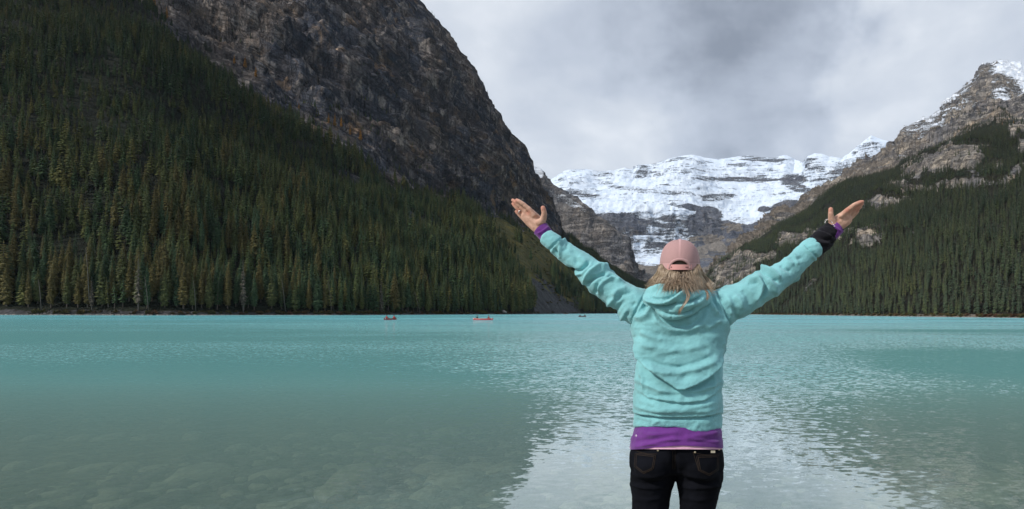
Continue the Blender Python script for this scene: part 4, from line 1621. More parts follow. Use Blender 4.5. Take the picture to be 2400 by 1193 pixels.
def paddler(e, sx, face, label, vest, hat=None, lean=0.0):
    """a person sitting on a canoe seat, facing +x (face=1) or -x, both hands on a paddle"""
    M = Matrix.Translation(e.location) @ Matrix.Rotation(e.rotation_euler.z, 4, 'Z')
    w = empty('person', M @ Vector((sx, 0, .215)))
    w.rotation_euler = (0, 0, e.rotation_euler.z + (0 if face > 0 else math.pi))
    w.scale = (1.18, 1.18, 1.12)
    tag(w, label, 'person')
    B = Lofts()
    B.tube([(0, 0, .06), (.01, 0, .22), (.03 + lean, 0, .40), (.04 + lean, 0, .52)], [(.17, .12), (.15, .11), (.19, .12), (.13, .08)], n=14, up=(1, 0, 0))
    B.tube([(.04 + lean, 0, .5), (.05 + lean, 0, .62)], [.06, .055], n=10, up=(1, 0, 0))
    B.ball((.06 + lean, 0, .74), (.095, .078, .115), 10)
    B.ball((.155 + lean, 0, .73), (.02, .015, .02), 6)
    for s in (-1, 1):
        B.tube([(.05, s * .10, .08), (.42, s * .14, .10), (.46, s * .14, -.04), (.50, s * .14, -.16)], [.085, .07, .055, .05], n=10, up=(0, 0, 1))
        B.tube([(.04 + lean, s * .19, .47), (.20 + lean, s * .27, .30), (.40, s * .10 - .14, .30 if s > 0 else .12)], [.055, .045, .038], n=10, up=(0, 0, 1))
        hb = np.array((.42, s * .10 - .14, .30 if s > 0 else .12))
        B.ball(hb, (.05, .035, .05), 8)
        for q in range(4):
            B.tube([hb + (.02, 0, .035 - .022 * q), hb + (.055, -.02, .033 - .022 * q), hb + (.05, -.05, .03 - .022 * q)], [.011, .011, .010], n=6, up=(0, 0, 1))
        B.tube([hb + (0, 0, .03), hb + (.03, -.03, .06)], [.013, .011], n=6, up=(0, 1, 0))
    V, Q, E = B.fuse(.014, 1)
    me = mesh_from('body', V, Q, m_darkcloth)
    me.materials.append(m_skin2)
    zc = V[Q].mean(1)
    skin = ((zc[:, 2] > .60) | ((zc[:, 0] > .36) & (np.abs(zc[:, 1] + .14) < .19) & (zc[:, 2] > .05) & (zc[:, 2] < .40) & ~((np.abs(zc[:, 1]) > .06) & (zc[:, 2] < .17) & (zc[:, 1] > -.06)))).astype(np.int32)
    me.polygons.foreach_set('material_index', skin)
    link('body', me, w)
    K = Lofts()
    K.tube([(.0, 0, .10), (.01, 0, .22), (.03 + lean, 0, .40), (.035 + lean, 0, .50)], [(.185, .14), (.18, .135), (.205, .14), (.15, .10)], n=16, up=(1, 0, 0))
    link('vest', mesh_from('vest', K.V, K.Fc, vest), w)
    K = Lofts()
    K.ball((.045 + lean, 0, .775), (.105, .09, .10), 8)
    link('hair' if hat is None else 'hat', mesh_from('hair', K.V, K.Fc, hat or m_hairdk), w)
    # paddle held across the lap, blade down at the side
    M2 = Matrix.Translation(w.location) @ Matrix.Rotation(w.rotation_euler.z, 4, 'Z')
    pd = empty('paddle', M2 @ Vector((.45, -.04, .30)))
    pd.rotation_euler = w.rotation_euler
    dv = np.array((-.02, -.20, -.18)) * 3.0 if face > 0 else np.array((-.30, -.20, -.18)) * 3.0
    L = Lofts2()
    L.add([(0, .08, .06), dv * .5, dv], .017, .015, 6)
    link('shaft', mesh_from('shaft', L.V, L.Fc, m_wood), pd)
    u = dv / np.linalg.norm(dv)
    s = np.cross(u, (0, 0, 1.))
    s /= np.linalg.norm(s)
    n_ = np.cross(u, s) * .012
    Vb_ = []
    for f, hw in ((0, .02), (.12, .085), (.42, .10), (.52, .06)):
        for sg in (-1, 1):
            for q in (-1, 1):
                Vb_.append(dv + u * f + s * hw * sg + n_ * q)
    Fb_ = []
    for k in range(3):
        a = 4 * k
        Fb_ += [(a, a + 2, a + 6, a + 4), (a + 1, a + 5, a + 7, a + 3), (a, a + 4, a + 5, a + 1), (a + 2, a + 3, a + 7, a + 6)]
    Fb_ += [(0, 1, 3, 2), (12, 14, 15, 13)]
    link('blade', mesh_from('blade', Vb_, Fb_, m_blade, False), pd)
    tag(pd, 'black-bladed paddle held at the ' + label.split(' at the ')[1] if ' at the ' in label else 'black-bladed paddle held by the person raising both arms', 'paddle')
    return w


c1 = canoe(915, 123.0, math.radians(88), 'red canoe turned toward the forest, behind the driftwood shore')
paddler(c1, -1.50, 1, 'person in a red life vest at the near end of the first canoe', m_vestred)
paddler(c1, 1.42, 1, 'person in a red life vest at the bow of the first canoe', m_vestred)
c2 = canoe(1132, 126.0, math.radians(176), 'long red canoe seen broadside on the turquoise water', Lg=5.1)
paddler(c2, 1.36, 1, 'person in dark clothes raising both arms in the broadside canoe', m_darkcloth, lean=.05)
paddler(c2, -1.55, 1, 'person in a dark red vest and hat at the other end of the broadside canoe', m_vestred, m_darkcloth, lean=.04)
c3 = canoe(1365, 229.0, math.radians(55), 'small dark red canoe far out on the lake near the scree slope', m_dkcanoe, 4.6, False)
paddler(c3, -1.50, 1, 'person in dark clothes at the stern of the far dark red canoe', m_darkcloth)
paddler(c3, 1.35, 1, 'person in dark clothes at the bow of the far dark red canoe', m_darkcloth)
c4 = canoe(1326, 560.0, math.radians(10), 'tiny canoe in the distance close to the foot of the scree', m_dkcanoe, 5.0, False)
paddler(c4, -1.50, 1, 'person paddling at the stern of the most distant canoe', m_darkcloth)
paddler(c4, 1.40, 1, 'person paddling at the bow of the most distant canoe', m_darkcloth)
# ---------------------------------------------------------------- the woman on the bank
YW = 1.95            # distance of her body from the camera
GZ = 0.58            # top of the bank under her feet


def W(px, py, dy=0.0):
    return P(px, py, YW + dy)


SCALE = F / YW       # pixels per metre at her body


def fold(px, py, pts, amp, w, kind='ridge', w2=None):
    w = w * (0.8 if kind == 'ridge' else 1.0)
    d, s, t = polydist(px, py, pts)
    end = sstep(t, 0.0, 0.15) * sstep(t, 1.0, 0.85)
    if kind == 'ridge':
        return amp * np.exp(-(d / w) ** 2) * (0.25 + 0.75 * end)
    sd = d * s
    up = np.exp(-(np.maximum(sd, 0) / w) ** 1.4)
    dn = np.exp(-(np.maximum(-sd, 0) / (w2 or w * .35)) ** 2)
    return np.where(sd > 0, amp * up * sstep(sd, 0, 2.5), -0.55 * amp * dn) * end


# ---- cloth and skin materials
def cloth(name, col, lo=0.86, hi=1.1, bumpd=0.0006, rough=0.9, spec=0.12, sheen=0.25, patch=1.0):
    m, g = material(name)
    co = g.add('ShaderNodeNewGeometry').outputs['Position']
    n = g.noise(co, 9.0, 5.0, 0.6)
    f = g.noise(co, 700.0, 3.0, 0.7)
    c = g.mix(g.ramp(n, 0.25, 0.75), tuple(v * (1 - (1 - lo) * patch) for v in col), tuple(min(1, v * hi) for v in col))
    c = g.mix(0.5, c, g.mix(1.0, c, g.mix(g.ramp(f, 0.3, 0.7), (0.8, 0.8, 0.8), (1.15, 1.15, 1.15)), 'MULTIPLY'))
    b = finish(g, c, rough, spec, bump(g, g.math('ADD', f, g.math('MULTIPLY', g.noise(co, 60.0, 3.0), 3.0)), bumpd))
    b.inputs['Sheen Weight'].default_value = sheen
    b.inputs['Sheen Roughness'].default_value = 0.5
    return m


m_hood = cloth('turquoise_fleece', (0.215, 0.495, 0.522), lo=0.82, hi=1.12, bumpd=0.0013, sheen=0.2)
m_purple = cloth('purple_jersey', (0.130, 0.032, 0.205), 0.8, 1.15)
m_pink = cloth('pink_jersey', (0.72, 0.42, 0.56))
m_black = cloth('black_knit', (0.012, 0.012, 0.016), 0.7, 1.3, sheen=0.05)
m_denim = cloth('black_denim', (0.0042, 0.0048, 0.0075), 0.6, 1.4, 0.0004, 0.9, 0.08, 0.0)
m_stitch = simple('tan_stitching', (0.045, 0.029, 0.017), 0.8)
m_gold = simple('pale_gold_metal', (0.72, 0.60, 0.42), 0.35, 0.5, 0.05, 40, 0.9)
m_silver = simple('silver', (0.75, 0.74, 0.72), 0.25, 0.5, 0.05, 40, 0.95)
m_cap = cloth('pink_cap_cloth', (0.50, 0.30, 0.297), 0.92, 1.06, 0.0003)
m_white = simple('white_print', (0.7, 0.66, 0.72), 0.7)
m_shoe = simple('grey_shoe', (0.12, 0.12, 0.13), 0.7)


def cap_mesh_material():
    m, g = material('pink_cap_netting')
    co = g.add('ShaderNodeTexCoord').outputs['UV']
    v = g.add('ShaderNodeTexVoronoi', None, Vector=co, Scale=1.0)
    w = g.add('ShaderNodeTexWave', {'wave_type': 'BANDS', 'bands_direction': 'Y'}, Vector=co, Scale=4.2, Distortion=0.4)
    w2 = g.add('ShaderNodeTexWave', {'wave_type': 'BANDS', 'bands_direction': 'X'}, Vector=co, Scale=5.2, Distortion=0.3)
    f = g.math('MULTIPLY', w.outputs['Fac'], w2.outputs['Fac'])
    c = g.mix(g.ramp(f, 0.15, 0.75), (0.47, 0.285, 0.28), (0.26, 0.17, 0.165))
    finish(g, c, 0.8, 0.15, bump(g, f, 0.0008))
    return m


m_net = cap_mesh_material()


def skin_material():
    m, g = material('skin')
    co = g.add('ShaderNodeNewGeometry').outputs['Position']
    n = g.noise(co, 45.0, 4.0, 0.6)
    n2 = g.noise(co, 240.0, 3.0, 0.6)
    at = g.add('ShaderNodeAttribute', {'attribute_name': 'flush'})
    c = g.mix(g.ramp(n, 0.3, 0.7), (0.40, 0.225, 0.16), (0.60, 0.375, 0.28))
    c = g.mix(at.outputs['Fac'], c, (0.50, 0.19, 0.135))
    b = finish(g, c, 0.6, 0.3, bump(g, g.math('ADD', n, g.math('MULTIPLY', n2, 0.6)), 0.0016))
    b.inputs['Subsurface Weight'].default_value = 0.03
    b.inputs['Subsurface Radius'].default_value = (0.010, 0.004, 0.002)
    return m


m_skin = skin_material()


def hair_material():
    m, g = material('blond_hair')
    at = g.add('ShaderNodeAttribute', {'attribute_name': 'tone'})
    cr = g.add('ShaderNodeValToRGB', None, Fac=at.outputs['Fac'])
    e = cr.color_ramp.elements
    e[0].position, e[0].color = 0.0, (0.030, 0.019, 0.013, 1)
    e[1].position, e[1].color = 1.0, (0.49, 0.40, 0.295, 1)
    for p, c in ((0.35, (0.135, 0.088, 0.056, 1)), (0.65, (0.31, 0.225, 0.15, 1))):
        k = e.new(p)
        k.color = c
    finish(g, cr.outputs[0], 0.45, 0.4)
    return m


m_hair = hair_material()

woman = empty('person', (float(W(1593, 733)[0]), YW, GZ))
tag(woman, 'woman seen from behind with both arms raised, in a turquoise hoodie and pink cap', 'person')
W0 = np.array(woman.location)


def attach(name, V, Fc, mat, parent=woman, smooth=True):
    me = mesh_from(name, np.asarray(V) - W0, Fc, mat, smooth)
    o = link(name, me)
    o.parent = parent
    return o


def quad_normals_fix(V, Q):
    return V, Q


# ---- body: one continuous figure
body = Lofts()
HEAD = W(1593, 622, -0.01)
body.ball(HEAD + (0, 0.012, 0.0), (0.070, 0.086, 0.098))
body.ball(HEAD + (0, 0.055, -0.062), (0.050, 0.048, 0.055))          # jaw
body.tube([HEAD + (0, 0.098, 0.006), HEAD + (0, 0.112, -0.022), HEAD + (0, 0.100, -0.034)], [0.008, 0.013, 0.009], n=8)     # nose
body.ball(HEAD + (0, 0.099, -0.066), (0.022, 0.008, 0.008), 8)       # mouth
for sx in (-1, 1):
    body.ball(HEAD + (sx * 0.067, 0.012, -0.02), (0.009, 0.018, 0.030), 8)   # ears
    body.ball(HEAD + (sx * 0.030, 0.088, 0.012), (0.014, 0.010, 0.009), 8)  # eyes
body.tube([W(1592, 655, 0.0), W(1592, 700, 0.01), W(1592, 745, 0.02)], [(0.050, 0.052), (0.052, 0.055), (0.075, 0.07)])
body.tube([W(1592, 700, .01), W(1592, 740, .015), W(1592, 800, .015), W(1590, 880, .01), W(1588, 960, .0), W(1586, 1040, .0), W(1585, 1085, 0.0)],
          [(0.07, 0.05), (0.125, 0.075), (0.135, 0.085), (0.125, 0.08), (0.125, 0.082), (0.14, 0.09), (0.13, 0.085)], up=(0, 1, 0))
for sx, hip, knee, ank in ((-1, (1527, 1085), (1528, 1323), (1531, 1560)), (1, (1643, 1085), (1640, 1323), (1636, 1560))):
    a, b, c = W(*hip), W(*knee, 0.01), W(*ank, -0.02)
    body.tube([a, (a + b) / 2, b, b * .6 + c * .4, c, c - (0, 0, 0.05)], [0.07, 0.055, 0.042, 0.045, 0.030, 0.032])
    body.tube([c + (0, -0.03, -0.05), c + (0, 0.08, -0.06), c + (0, 0.17, -0.065)], [(0.035, 0.025), (0.038, 0.025), (0.03, 0.015)], up=(0, 0, 1))
# arms
L_ARM = [(1500, 722, 0.0), (1452, 690, .01), (1405, 656, .02), (1352, 611, .04), (1310, 580, .06), (1284, 555, .075)]
R_ARM = [(1694, 722, 0.0), (1752, 692, .01), (1800, 664, .02), (1850, 630, .05), (1900, 583, .08), (1925, 560, .095), (1946, 540, .105)]
body.tube([W(*p) for p in L_ARM] + [W(1272, 540, .08)], [0.045, .036, .030, .028, .024, .024, (.0275, .021)])
body.tube([W(*p) for p in R_ARM] + [W(1956, 528, .11)], [0.045, .036, .030, .028, .024, .024, .025, (.0275, .021)])


def hand(wrist, palm, fingers, thumb, dY):
    """pixel chains with depth offsets; each finger roots inside the palm"""
    body.tube([W(*p[:3]) for p in palm], [p[3] for p in palm], n=14, up=(0, 1, 0))
    for ch in fingers + [thumb]:
        body.tube([W(x, y, z) for x, y, z, r in ch], [r for x, y, z, r in ch], n=10)


# hand at the cuff without the wrap: seen from the back, thumb towards the head
hand(None,
     [(1273, 541, .085, (.027, .020)), (1262, 529, .088, (.032, .018)), (1249, 516, .092, (.0335, .017)), (1238, 505, .094, (.032, .0155)), (1231, 498, .096, (.028, .013))],
     [[(1254, 507, .078, .0120), (1240, 490, .074, .0105), (1226, 478.5, .070, .0096), (1215.5, 471.5, .071, .0090), (1209.5, 468.5, .074, .0074)],
      [(1244, 508, .092, .0115), (1232, 496, .090, .0105), (1216, 481, .088, .0095), (1207, 473, .088, .0088), (1200.5, 468, .092, .0072)],
      [(1238, 514, .108, .0110), (1226, 503, .108, .0098), (1213, 489, .106, .0090), (1206, 481, .106, .0082), (1201, 476, .110, .0068)],
      [(1236, 520, .118, .0100), (1225, 511, .120, .0090), (1216, 502, .120, .0080), (1211, 497, .120, .0072), (1208.5, 494, .122, .0060)]],
     [(1264, 526, .078, .0165), (1273, 513, .068, .0140), (1276, 501, .062, .0110), (1273.5, 490, .060, .0105), (1272, 484, .060, .0088)], .09)
# hand over the black wrap
hand(None,
     [(1955, 530, .110, (.028, .020)), (1962, 524, .112, (.031, .018)), (1972, 518, .115, (.0325, .017)), (1982, 511, .118, (.031, .0155)), (1989, 506, .119, (.027, .013))],
     [[(1968, 509, .100, .0120), (1984, 494, .096, .0108), (2003, 480, .090, .0098), (2015, 474.5, .092, .0090), (2023.5, 472.5, .096, .0072)],
      [(1972, 512, .112, .0115), (1988, 500, .112, .0108), (2005, 487, .110, .0098), (2016, 480, .110, .0088), (2022, 477.5, .114, .0072)],
      [(1977, 518, .126, .0110), (1990, 507, .128, .0100), (2004, 495, .128, .0092), (2013, 488, .128, .0084), (2019, 483, .130, .0068)],
      [(1981, 524, .136, .0102), (1990, 515, .140, .0092), (2000, 506, .140, .0084), (2007, 499, .140, .0076), (2012, 494, .142, .0060)]],
     [(1953, 524, .102, .0165), (1948, 513, .092, .0135), (1947, 502, .086, .0112), (1947, 493, .084, .0105), (1947, 487.5, .084, .0088)], .11)
Vb, Qb, Eb = body.fuse(0.0032, 2)
pxb, pyb = proj(Vb)
Nb = vnormals(Vb, Qb)
fl = np.zeros(len(Vb))
for cx, cy, r in ((1206, 470, 9), (1203, 478, 7), (1272, 486, 8), (1215, 495, 8), (2020, 476, 12), (2012, 490, 10), (1947, 490, 8), (1238, 498, 6), (1986, 492, 7)):
    fl = np.maximum(fl, np.exp(-((pxb - cx) ** 2 + (pyb - cy) ** 2) / r ** 2) * 0.7)
# knuckle creases and tendons
cr = 0
for pts, a, w in (([(1213, 489), (1219, 483)], -.0008, 2), ([(1222, 484), (1229, 478)], -.0008, 2), ([(1231, 496), (1238, 490)], .0010, 3), ([(1270, 493), (1278, 493)], -.0009, 2),
                  ([(1262, 524), (1238, 500)], .0012, 3), ([(1258, 528), (1230, 506)], .0010, 3), ([(1250, 508), (1268, 512)], -.0008, 4),
                  ([(1984, 487), (1990, 494)], -.0009, 2), ([(2004, 478), (2009, 485)], -.0008, 2), ([(1958, 516), (1984, 496)], .0010, 3), ([(1962, 524), (1988, 506)], .0010, 3), ([(1943, 496), (1952, 496)], -.0009, 2)):
    cr = cr + fold(pxb, pyb, pts, a * 1.7, w)
Vb = Vb + Nb * (cr * (Nb[:, 1] < 0.1))[:, None]
o = attach('body', Vb, Qb, m_skin)
attr_float(o.data, 'flush', fl)

# ---- hoodie
hl = Lofts()


def ring_stack(rows, depth, L, dyc=0.0, n=40, power=2.4):
    """rows: (py, left px, right px, depth half)"""
    base = len(L.V)
    for py, lx, rx, dh in rows:
        a, b = W(lx, py, dyc), W(rx, py, dyc)
        c, hw = (a + b) / 2, (b - a)[0] / 2
        for j in range(n):
            t = 2 * math.pi * j / n
            cx, sy = math.cos(t), math.sin(t)
            x = abs(cx) ** (2 / power) * math.copysign(1, cx)
            y = abs(sy) ** (2 / power) * math.copysign(1, sy)
            Yv = YW + dyc + dh * y
            zz = CAMZ + (c[2] - CAMZ) * min(1.0, Yv / (YW + dyc))
            L.V.append(np.array([c[0] + hw * x, Yv, zz]))
    m = len(rows)
    for k in range(m - 1):
        for j in range(n):
            p, q = base + k * n + j, base + k * n + (j + 1) % n
            L.Fc.append((p, p + n, q + n, q))
    for k, s in ((0, 1), (m - 1, -1)):
        c = len(L.V)
        L.V.append(np.mean(L.V[base + k * n: base + (k + 1) * n], axis=0))
        for j in range(n):
            p, q = base + k * n + j, base + k * n + (j + 1) % n
            L.Fc.append((p, q, c) if s > 0 else (q, p, c))


ring_stack([(682, 1528, 1664, .055), (692, 1506, 1684, .075), (706, 1494, 1698, .092), (725, 1484, 1708, .108), (748, 1477, 1713, .118), (770, 1475, 1714, .122), (790, 1480, 1707, .123), (815, 1486, 1701, .124),
            (845, 1490, 1697, .126), (875, 1487, 1694, .128), (905, 1484, 1693, .130), (935, 1483.5, 1692.5, .130), (962, 1483.5, 1693, .128), (972, 1485, 1692.5, .124), (985, 1486, 1691.5, .122), (1004, 1487, 1690, .121)], None, hl)
px_m = 1 / SCALE
hl.tube([W(1530, 735, .0)] + [W(*p) for p in L_ARM[:-1]] + [W(1281, 555, .072)], [44 * px_m, 45 * px_m, 37 * px_m, 33 * px_m, 26.5 * px_m, 23 * px_m, 20.5 * px_m], n=24)
hl.tube([W(1664, 735, .0)] + [W(*p) for p in R_ARM[:-2]] + [W(1910, 576, .085)], [44 * px_m, 45 * px_m, 38 * px_m, 35 * px_m, 30 * px_m, 26 * px_m, 24.5 * px_m], n=24)
# shoulder yoke that closes the gap between neck and sleeve
hl.tube([W(1512, 706, .0), W(1545, 700, -.005), W(1592, 698, -.01), (W(1640, 699, -.005)), W(1674, 705, 0)], [26 * px_m, 27 * px_m, 27 * px_m, 27 * px_m, 26 * px_m], n=16)
Vh, Qh, Eh = hl.fuse(0.0043, 4)
# soften the armpits and shoulders
px, py = proj(Vh)
wv = blob(px, py, 1476, 765, 30, 34) + blob(px, py, 1714, 768, 30, 34) + blob(px, py, 1508, 692, 26, 18) + blob(px, py, 1682, 692, 26, 18)
Vh = relax(Vh, Eh, 14, 0.6, np.clip(wv, 0, 1))
N = vnormals(Vh, Qh)
px, py = proj(Vh)
back = sstep(-N[:, 1], -0.25, 0.25)
MM = 0.0022
tor = sstep(px, 1474, 1492) * sstep(px, 1716, 1698) * sstep(py, 735, 760)
d = np.zeros(len(Vh))
# torso
U1 = [(1478, 788), (1490, 818), (1500, 842), (1520, 866), (1553, 890), (1585, 913), (1606, 913), (1630, 904), (1655, 888), (1674, 869), (1690, 846), (1700, 815)]
d += tor * fold(px, py, U1, 12 * MM, 26, 'step', 11)
d += tor * fold(px, py, [(1505, 850), (1530, 865), (1560, 873), (1592, 873), (1628, 864), (1660, 850), (1684, 828)], 5 * MM, 9)
d += tor * fold(px, py, [(1510, 838), (1545, 856), (1590, 860), (1635, 850), (1672, 832)], -3.0 * MM, 7)
d += tor * fold(px, py, [(1487, 890), (1510, 900), (1545, 914), (1590, 918), (1640, 914), (1690, 896)], 5 * MM, 7)
d += tor * fold(px, py, [(1487, 918), (1520, 934), (1560, 940), (1600, 945), (1650, 940), (1680, 922), (1690, 905)], 4.5 * MM, 9, 'step', 8)
d += tor * fold(px, py, [(1492, 922), (1535, 928), (1590, 929)], -2.5 * MM, 6)
d += tor * fold(px, py, [(1540, 956), (1600, 958), (1650, 950), (1684, 938)], 3.5 * MM, 8)
d += tor * fold(px, py, [(1488, 950), (1530, 962), (1590, 966), (1650, 964), (1688, 954)], 3.5 * MM, 7)
d += tor * fold(px, py, [(1530, 832), (1560, 828), (1590, 818)], 2 * MM, 6)
d += tor * fold(px, py, [(1500, 775), (1530, 790), (1556, 796)], 3 * MM, 7)
d += tor * fold(px, py, [(1500, 800), (1540, 818), (1600, 822), (1660, 806)], 2.6 * MM, 10)
d += tor * fold(px, py, [(1520, 780), (1580, 790), (1640, 786), (1690, 772)], -2.6 * MM, 12)
d += tor * fold(px, py, [(1526, 845), (1539, 870), (1541, 880)], 1.8 * MM, 4)
d += tor * fold(px, py, [(1672, 870), (1676, 890), (1668, 912)], 3 * MM, 5)
d += tor * fold(px, py, [(1498, 868), (1506, 890), (1505, 915)], 3 * MM, 5)
# hem: ribbed band below the seam
d += fold(px, py, [(1480, 969), (1500, 975), (1545, 980), (1590, 982), (1640, 981), (1698, 971)], -5 * MM, 4.0)
d += fold(px, py, [(1480, 964), (1500, 969), (1545, 974), (1590, 976), (1640, 975), (1698, 965)], 3 * MM, 4.0)
d += fold(px, py, [(1527, 996), (1548, 984)], 2.0 * MM, 4) + fold(px, py, [(1622, 1000), (1640, 990), (1668, 988)], 1.8 * MM, 5)
# shoulders and armholes
sh = back
d += fold(px, py, [(1516, 684), (1506, 700), (1496, 718), (1484, 744), (1473, 769)], -4.5 * MM, 3.2)
d += fold(px, py, [(1520, 688), (1510, 706), (1500, 724), (1490, 746), (1480, 770)], 2.5 * MM, 5)
d += fold(px, py, [(1674, 678), (1686, 698), (1697, 722), (1706, 748), (1716, 771)], -4.5 * MM, 3.2)
d += fold(px, py, [(1668, 682), (1680, 702), (1691, 724), (1700, 748), (1710, 772)], 2.5 * MM, 5)
d += sh * fold(px, py, [(1490, 745), (1505, 746), (1518, 740), (1527, 722), (1530, 708)], 8 * MM, 8)
d += sh * fold(px, py, [(1508, 728), (1514, 714), (1518, 700)], -6 * MM, 8)
d += sh * fold(px, py, [(1535, 716), (1541, 738), (1556, 756), (1585, 766), (1620, 762), (1645, 742), (1655, 716)], -4 * MM, 6)
d += sh * fold(px, py, [(1530, 730), (1540, 752), (1570, 772), (1610, 775), (1645, 762), (1664, 735)], 3.5 * MM, 7)
d += sh * fold(px, py, [(1660, 700), (1672, 722), (1684, 738)], 6 * MM, 7)
d += sh * fold(px, py, [(1668, 700), (1682, 720), (1690, 732)], -4 * MM, 5)
d += sh * fold(px, py, [(1650, 760), (1662, 768), (1690, 750)], 3.5 * MM, 6)
# left-hand sleeve
la = sstep(px, 1500, 1484)
for pts, a, w in (([(1321, 556), (1306, 566), (1296, 574), (1286, 587)], -5, 3.2), ([(1326, 560), (1312, 570), (1301, 579), (1292, 592)], 3.5, 4.5),
                  ([(1312, 566), (1313, 584), (1310, 606)], 4.5, 5), ([(1298, 582), (1306, 594), (1312, 604)], -4, 5), ([(1330, 568), (1328, 580), (1318, 590)], -3, 5),
                  ([(1330, 630), (1346, 638), (1360, 634), (1374, 622), (1384, 612)], -7, 6), ([(1336, 638), (1352, 642), (1368, 640), (1382, 628)], 5, 4),
                  ([(1371, 664), (1376, 650), (1386, 636), (1404, 624), (1424, 630)], 8, 6), ([(1372, 668), (1388, 655), (1404, 645), (1424, 638)], -8, 5),
                  ([(1402, 684), (1408, 664), (1422, 654), (1440, 652), (1458, 660)], 8, 6), ([(1396, 690), (1400, 670), (1412, 655)], -6, 6),
                  ([(1412, 660), (1430, 645), (1450, 655)], -5, 5), ([(1432, 692), (1448, 680), (1470, 674)], 4, 7), ([(1442, 706), (1460, 690), (1484, 684)], -4, 6),
                  ([(1424, 716), (1440, 700), (1446, 684)], 5, 7), ([(1440, 734), (1452, 716), (1466, 704)], -4, 7), ([(1455, 752), (1470, 730), (1486, 716)], 5, 7), ([(1466, 742), (1480, 720), (1494, 708)], -4.5, 6),
                  ([(1352, 600), (1366, 608), (1378, 618)], 3, 7), ([(1340, 585), (1352, 600), (1350, 620)], -2.5, 7), ([(1384, 610), (1380, 632), (1366, 650)], 3, 6)):
    d += la * fold(px, py, pts, a * MM, w)
# right-hand sleeve
ra = sstep(px, 1696, 1712)
for pts, a, w in (([(1884, 570), (1894, 580), (1906, 592), (1916, 606)], -5, 3.2), ([(1880, 575), (1890, 585), (1902, 597), (1912, 610)], 3.5, 4.5),
                  ([(1779, 636), (1792, 640), (1806, 650), (1826, 662)], -7, 5), ([(1780, 630), (1796, 630), (1812, 638), (1830, 654)], 7, 5),
                  ([(1786, 648), (1796, 668), (1790, 690), (1780, 706)], -6, 5), ([(1778, 650), (1786, 668), (1780, 690), (1770, 708)], 6, 6),
                  ([(1754, 655), (1768, 654), (1782, 650)], 5, 5), ([(1752, 664), (1766, 664), (1778, 662)], -4, 5),
                  ([(1838, 604), (1850, 614), (1862, 620)], 4, 6), ([(1828, 620), (1844, 632), (1858, 636)], -4, 6), ([(1850, 600), (1866, 606), (1884, 602)], -3, 6),
                  ([(1860, 590), (1866, 606), (1872, 622)], 3, 5), ([(1800, 650), (1816, 672), (1820, 690)], 4, 7), ([(1722, 690), (1736, 706), (1740, 726)], 4, 8),
                  ([(1706, 716), (1722, 730), (1728, 750)], -4, 7), ([(1740, 676), (1752, 694), (1756, 716)], -3, 8), ([(1700, 688), (1712, 712), (1716, 740)], 4, 7)):
    d += ra * fold(px, py, pts, a * MM, w)
d += 0.75 * (ridged(Vh * np.array([15., 15., 30.]) + fbm(Vh * 6, 2, seed=87)[:, None], 3, seed=88) - .9) * 0.75 * MM + fbm(Vh * 26, 3, seed=81) * 0.8 * MM + fbm(Vh * 9, 2, seed=82) * 2.2 * MM
d += back * fbm(Vh * np.array([7., 7., 30.]), 3, seed=83) * 1.6 * MM * tor
front = (N[:, 1] > 0) * fbm(Vh * 14, 3, seed=84) * 4 * MM
Vh = Vh + N * (d * np.where(N[:, 1] < 0.6, 1, 0.4) + front)[:, None]
Vh = relax(Vh, Eh, 1, 0.15)
px, py = proj(Vh)
Vh[:, 2] -= sstep(py, 984, 1004) * tor * (np.interp(px, [1486, 1530, 1560, 1600, 1625, 1655, 1690], [-.004, 0, 0, .004, .013, .014, 0.0]))
hoodie = attach('hoodie', Vh, Qh, m_hood)

# hood lying on her shoulders
ho = Lofts()
ho.tube([W(1517, 696, -.060), W(1532, 702, -.098), W(1560, 706, -.130), W(1590, 707, -.142), W(1622, 704, -.130), W(1644, 698, -.1), W(1656, 692, -.065)],
        [(.030, .020), (.036, .026), (.042, .030), (.044, .032), (.042, .030), (.036, .026), (.028, .02)], n=18, up=(0, 1, 0))
ho.tube([W(1540, 722, -.115), W(1560, 730, -.135), W(1584, 733, -.145), W(1610, 727, -.135), W(1636, 716, -.110)], [(.018, .014), (.026, .018), (.028, .020), (.026, .018), (.018, .014)], n=14)
ho.tube([W(1556, 740, -.122), W(1575, 745, -.132), W(1600, 741, -.128)], [.008, .011, .009], n=10)
ho.tube([W(1520, 684, -.070), W(1540, 680, -.105), W(1562, 678, -.115), W(1590, 684, -.125), W(1620, 684, -.12), W(1648, 690, -.09)], [.018, .022, .022, .02, .02, .018], n=12)
Vk, Qk, Ek = ho.fuse(0.0042, 3)
N = vnormals(Vk, Qk)
px, py = proj(Vk)
d = np.zeros(len(Vk))
rim = [(1513, 692), (1514, 700), (1524, 706), (1540, 710), (1556, 710), (1572, 706), (1586, 697), (1598, 688), (1608, 680)]
d += fold(px, py, rim, 9 * MM, 5.5)
d += fold(px, py, [(1520, 699), (1540, 702), (1560, 701), (1576, 694), (1592, 684)], -5 * MM, 4)
d += fold(px, py, [(1524, 714), (1545, 719), (1565, 718), (1582, 711), (1606, 709), (1630, 703), (1650, 690)], -9 * MM, 4)
d += fold(px, py, [(1590, 720), (1616, 716), (1640, 708), (1652, 698)], 4 * MM, 6)
d += fold(px, py, [(1540, 727), (1565, 736), (1590, 737), (1620, 731), (1642, 716)], -6 * MM, 3.2)
d += fold(px, py, [(1563, 717), (1564, 733)], -2.5 * MM, 2) + fold(px, py, [(1573, 737), (1574, 748)], -2.5 * MM, 2)
d += fold(px, py, [(1556, 702), (1558, 712)], -3 * MM, 2) + fold(px, py, [(1584, 692), (1588, 700)], -2.5 * MM, 2) + fold(px, py, [(1580, 714), (1604, 706), (1620, 692)], 3 * MM, 5)
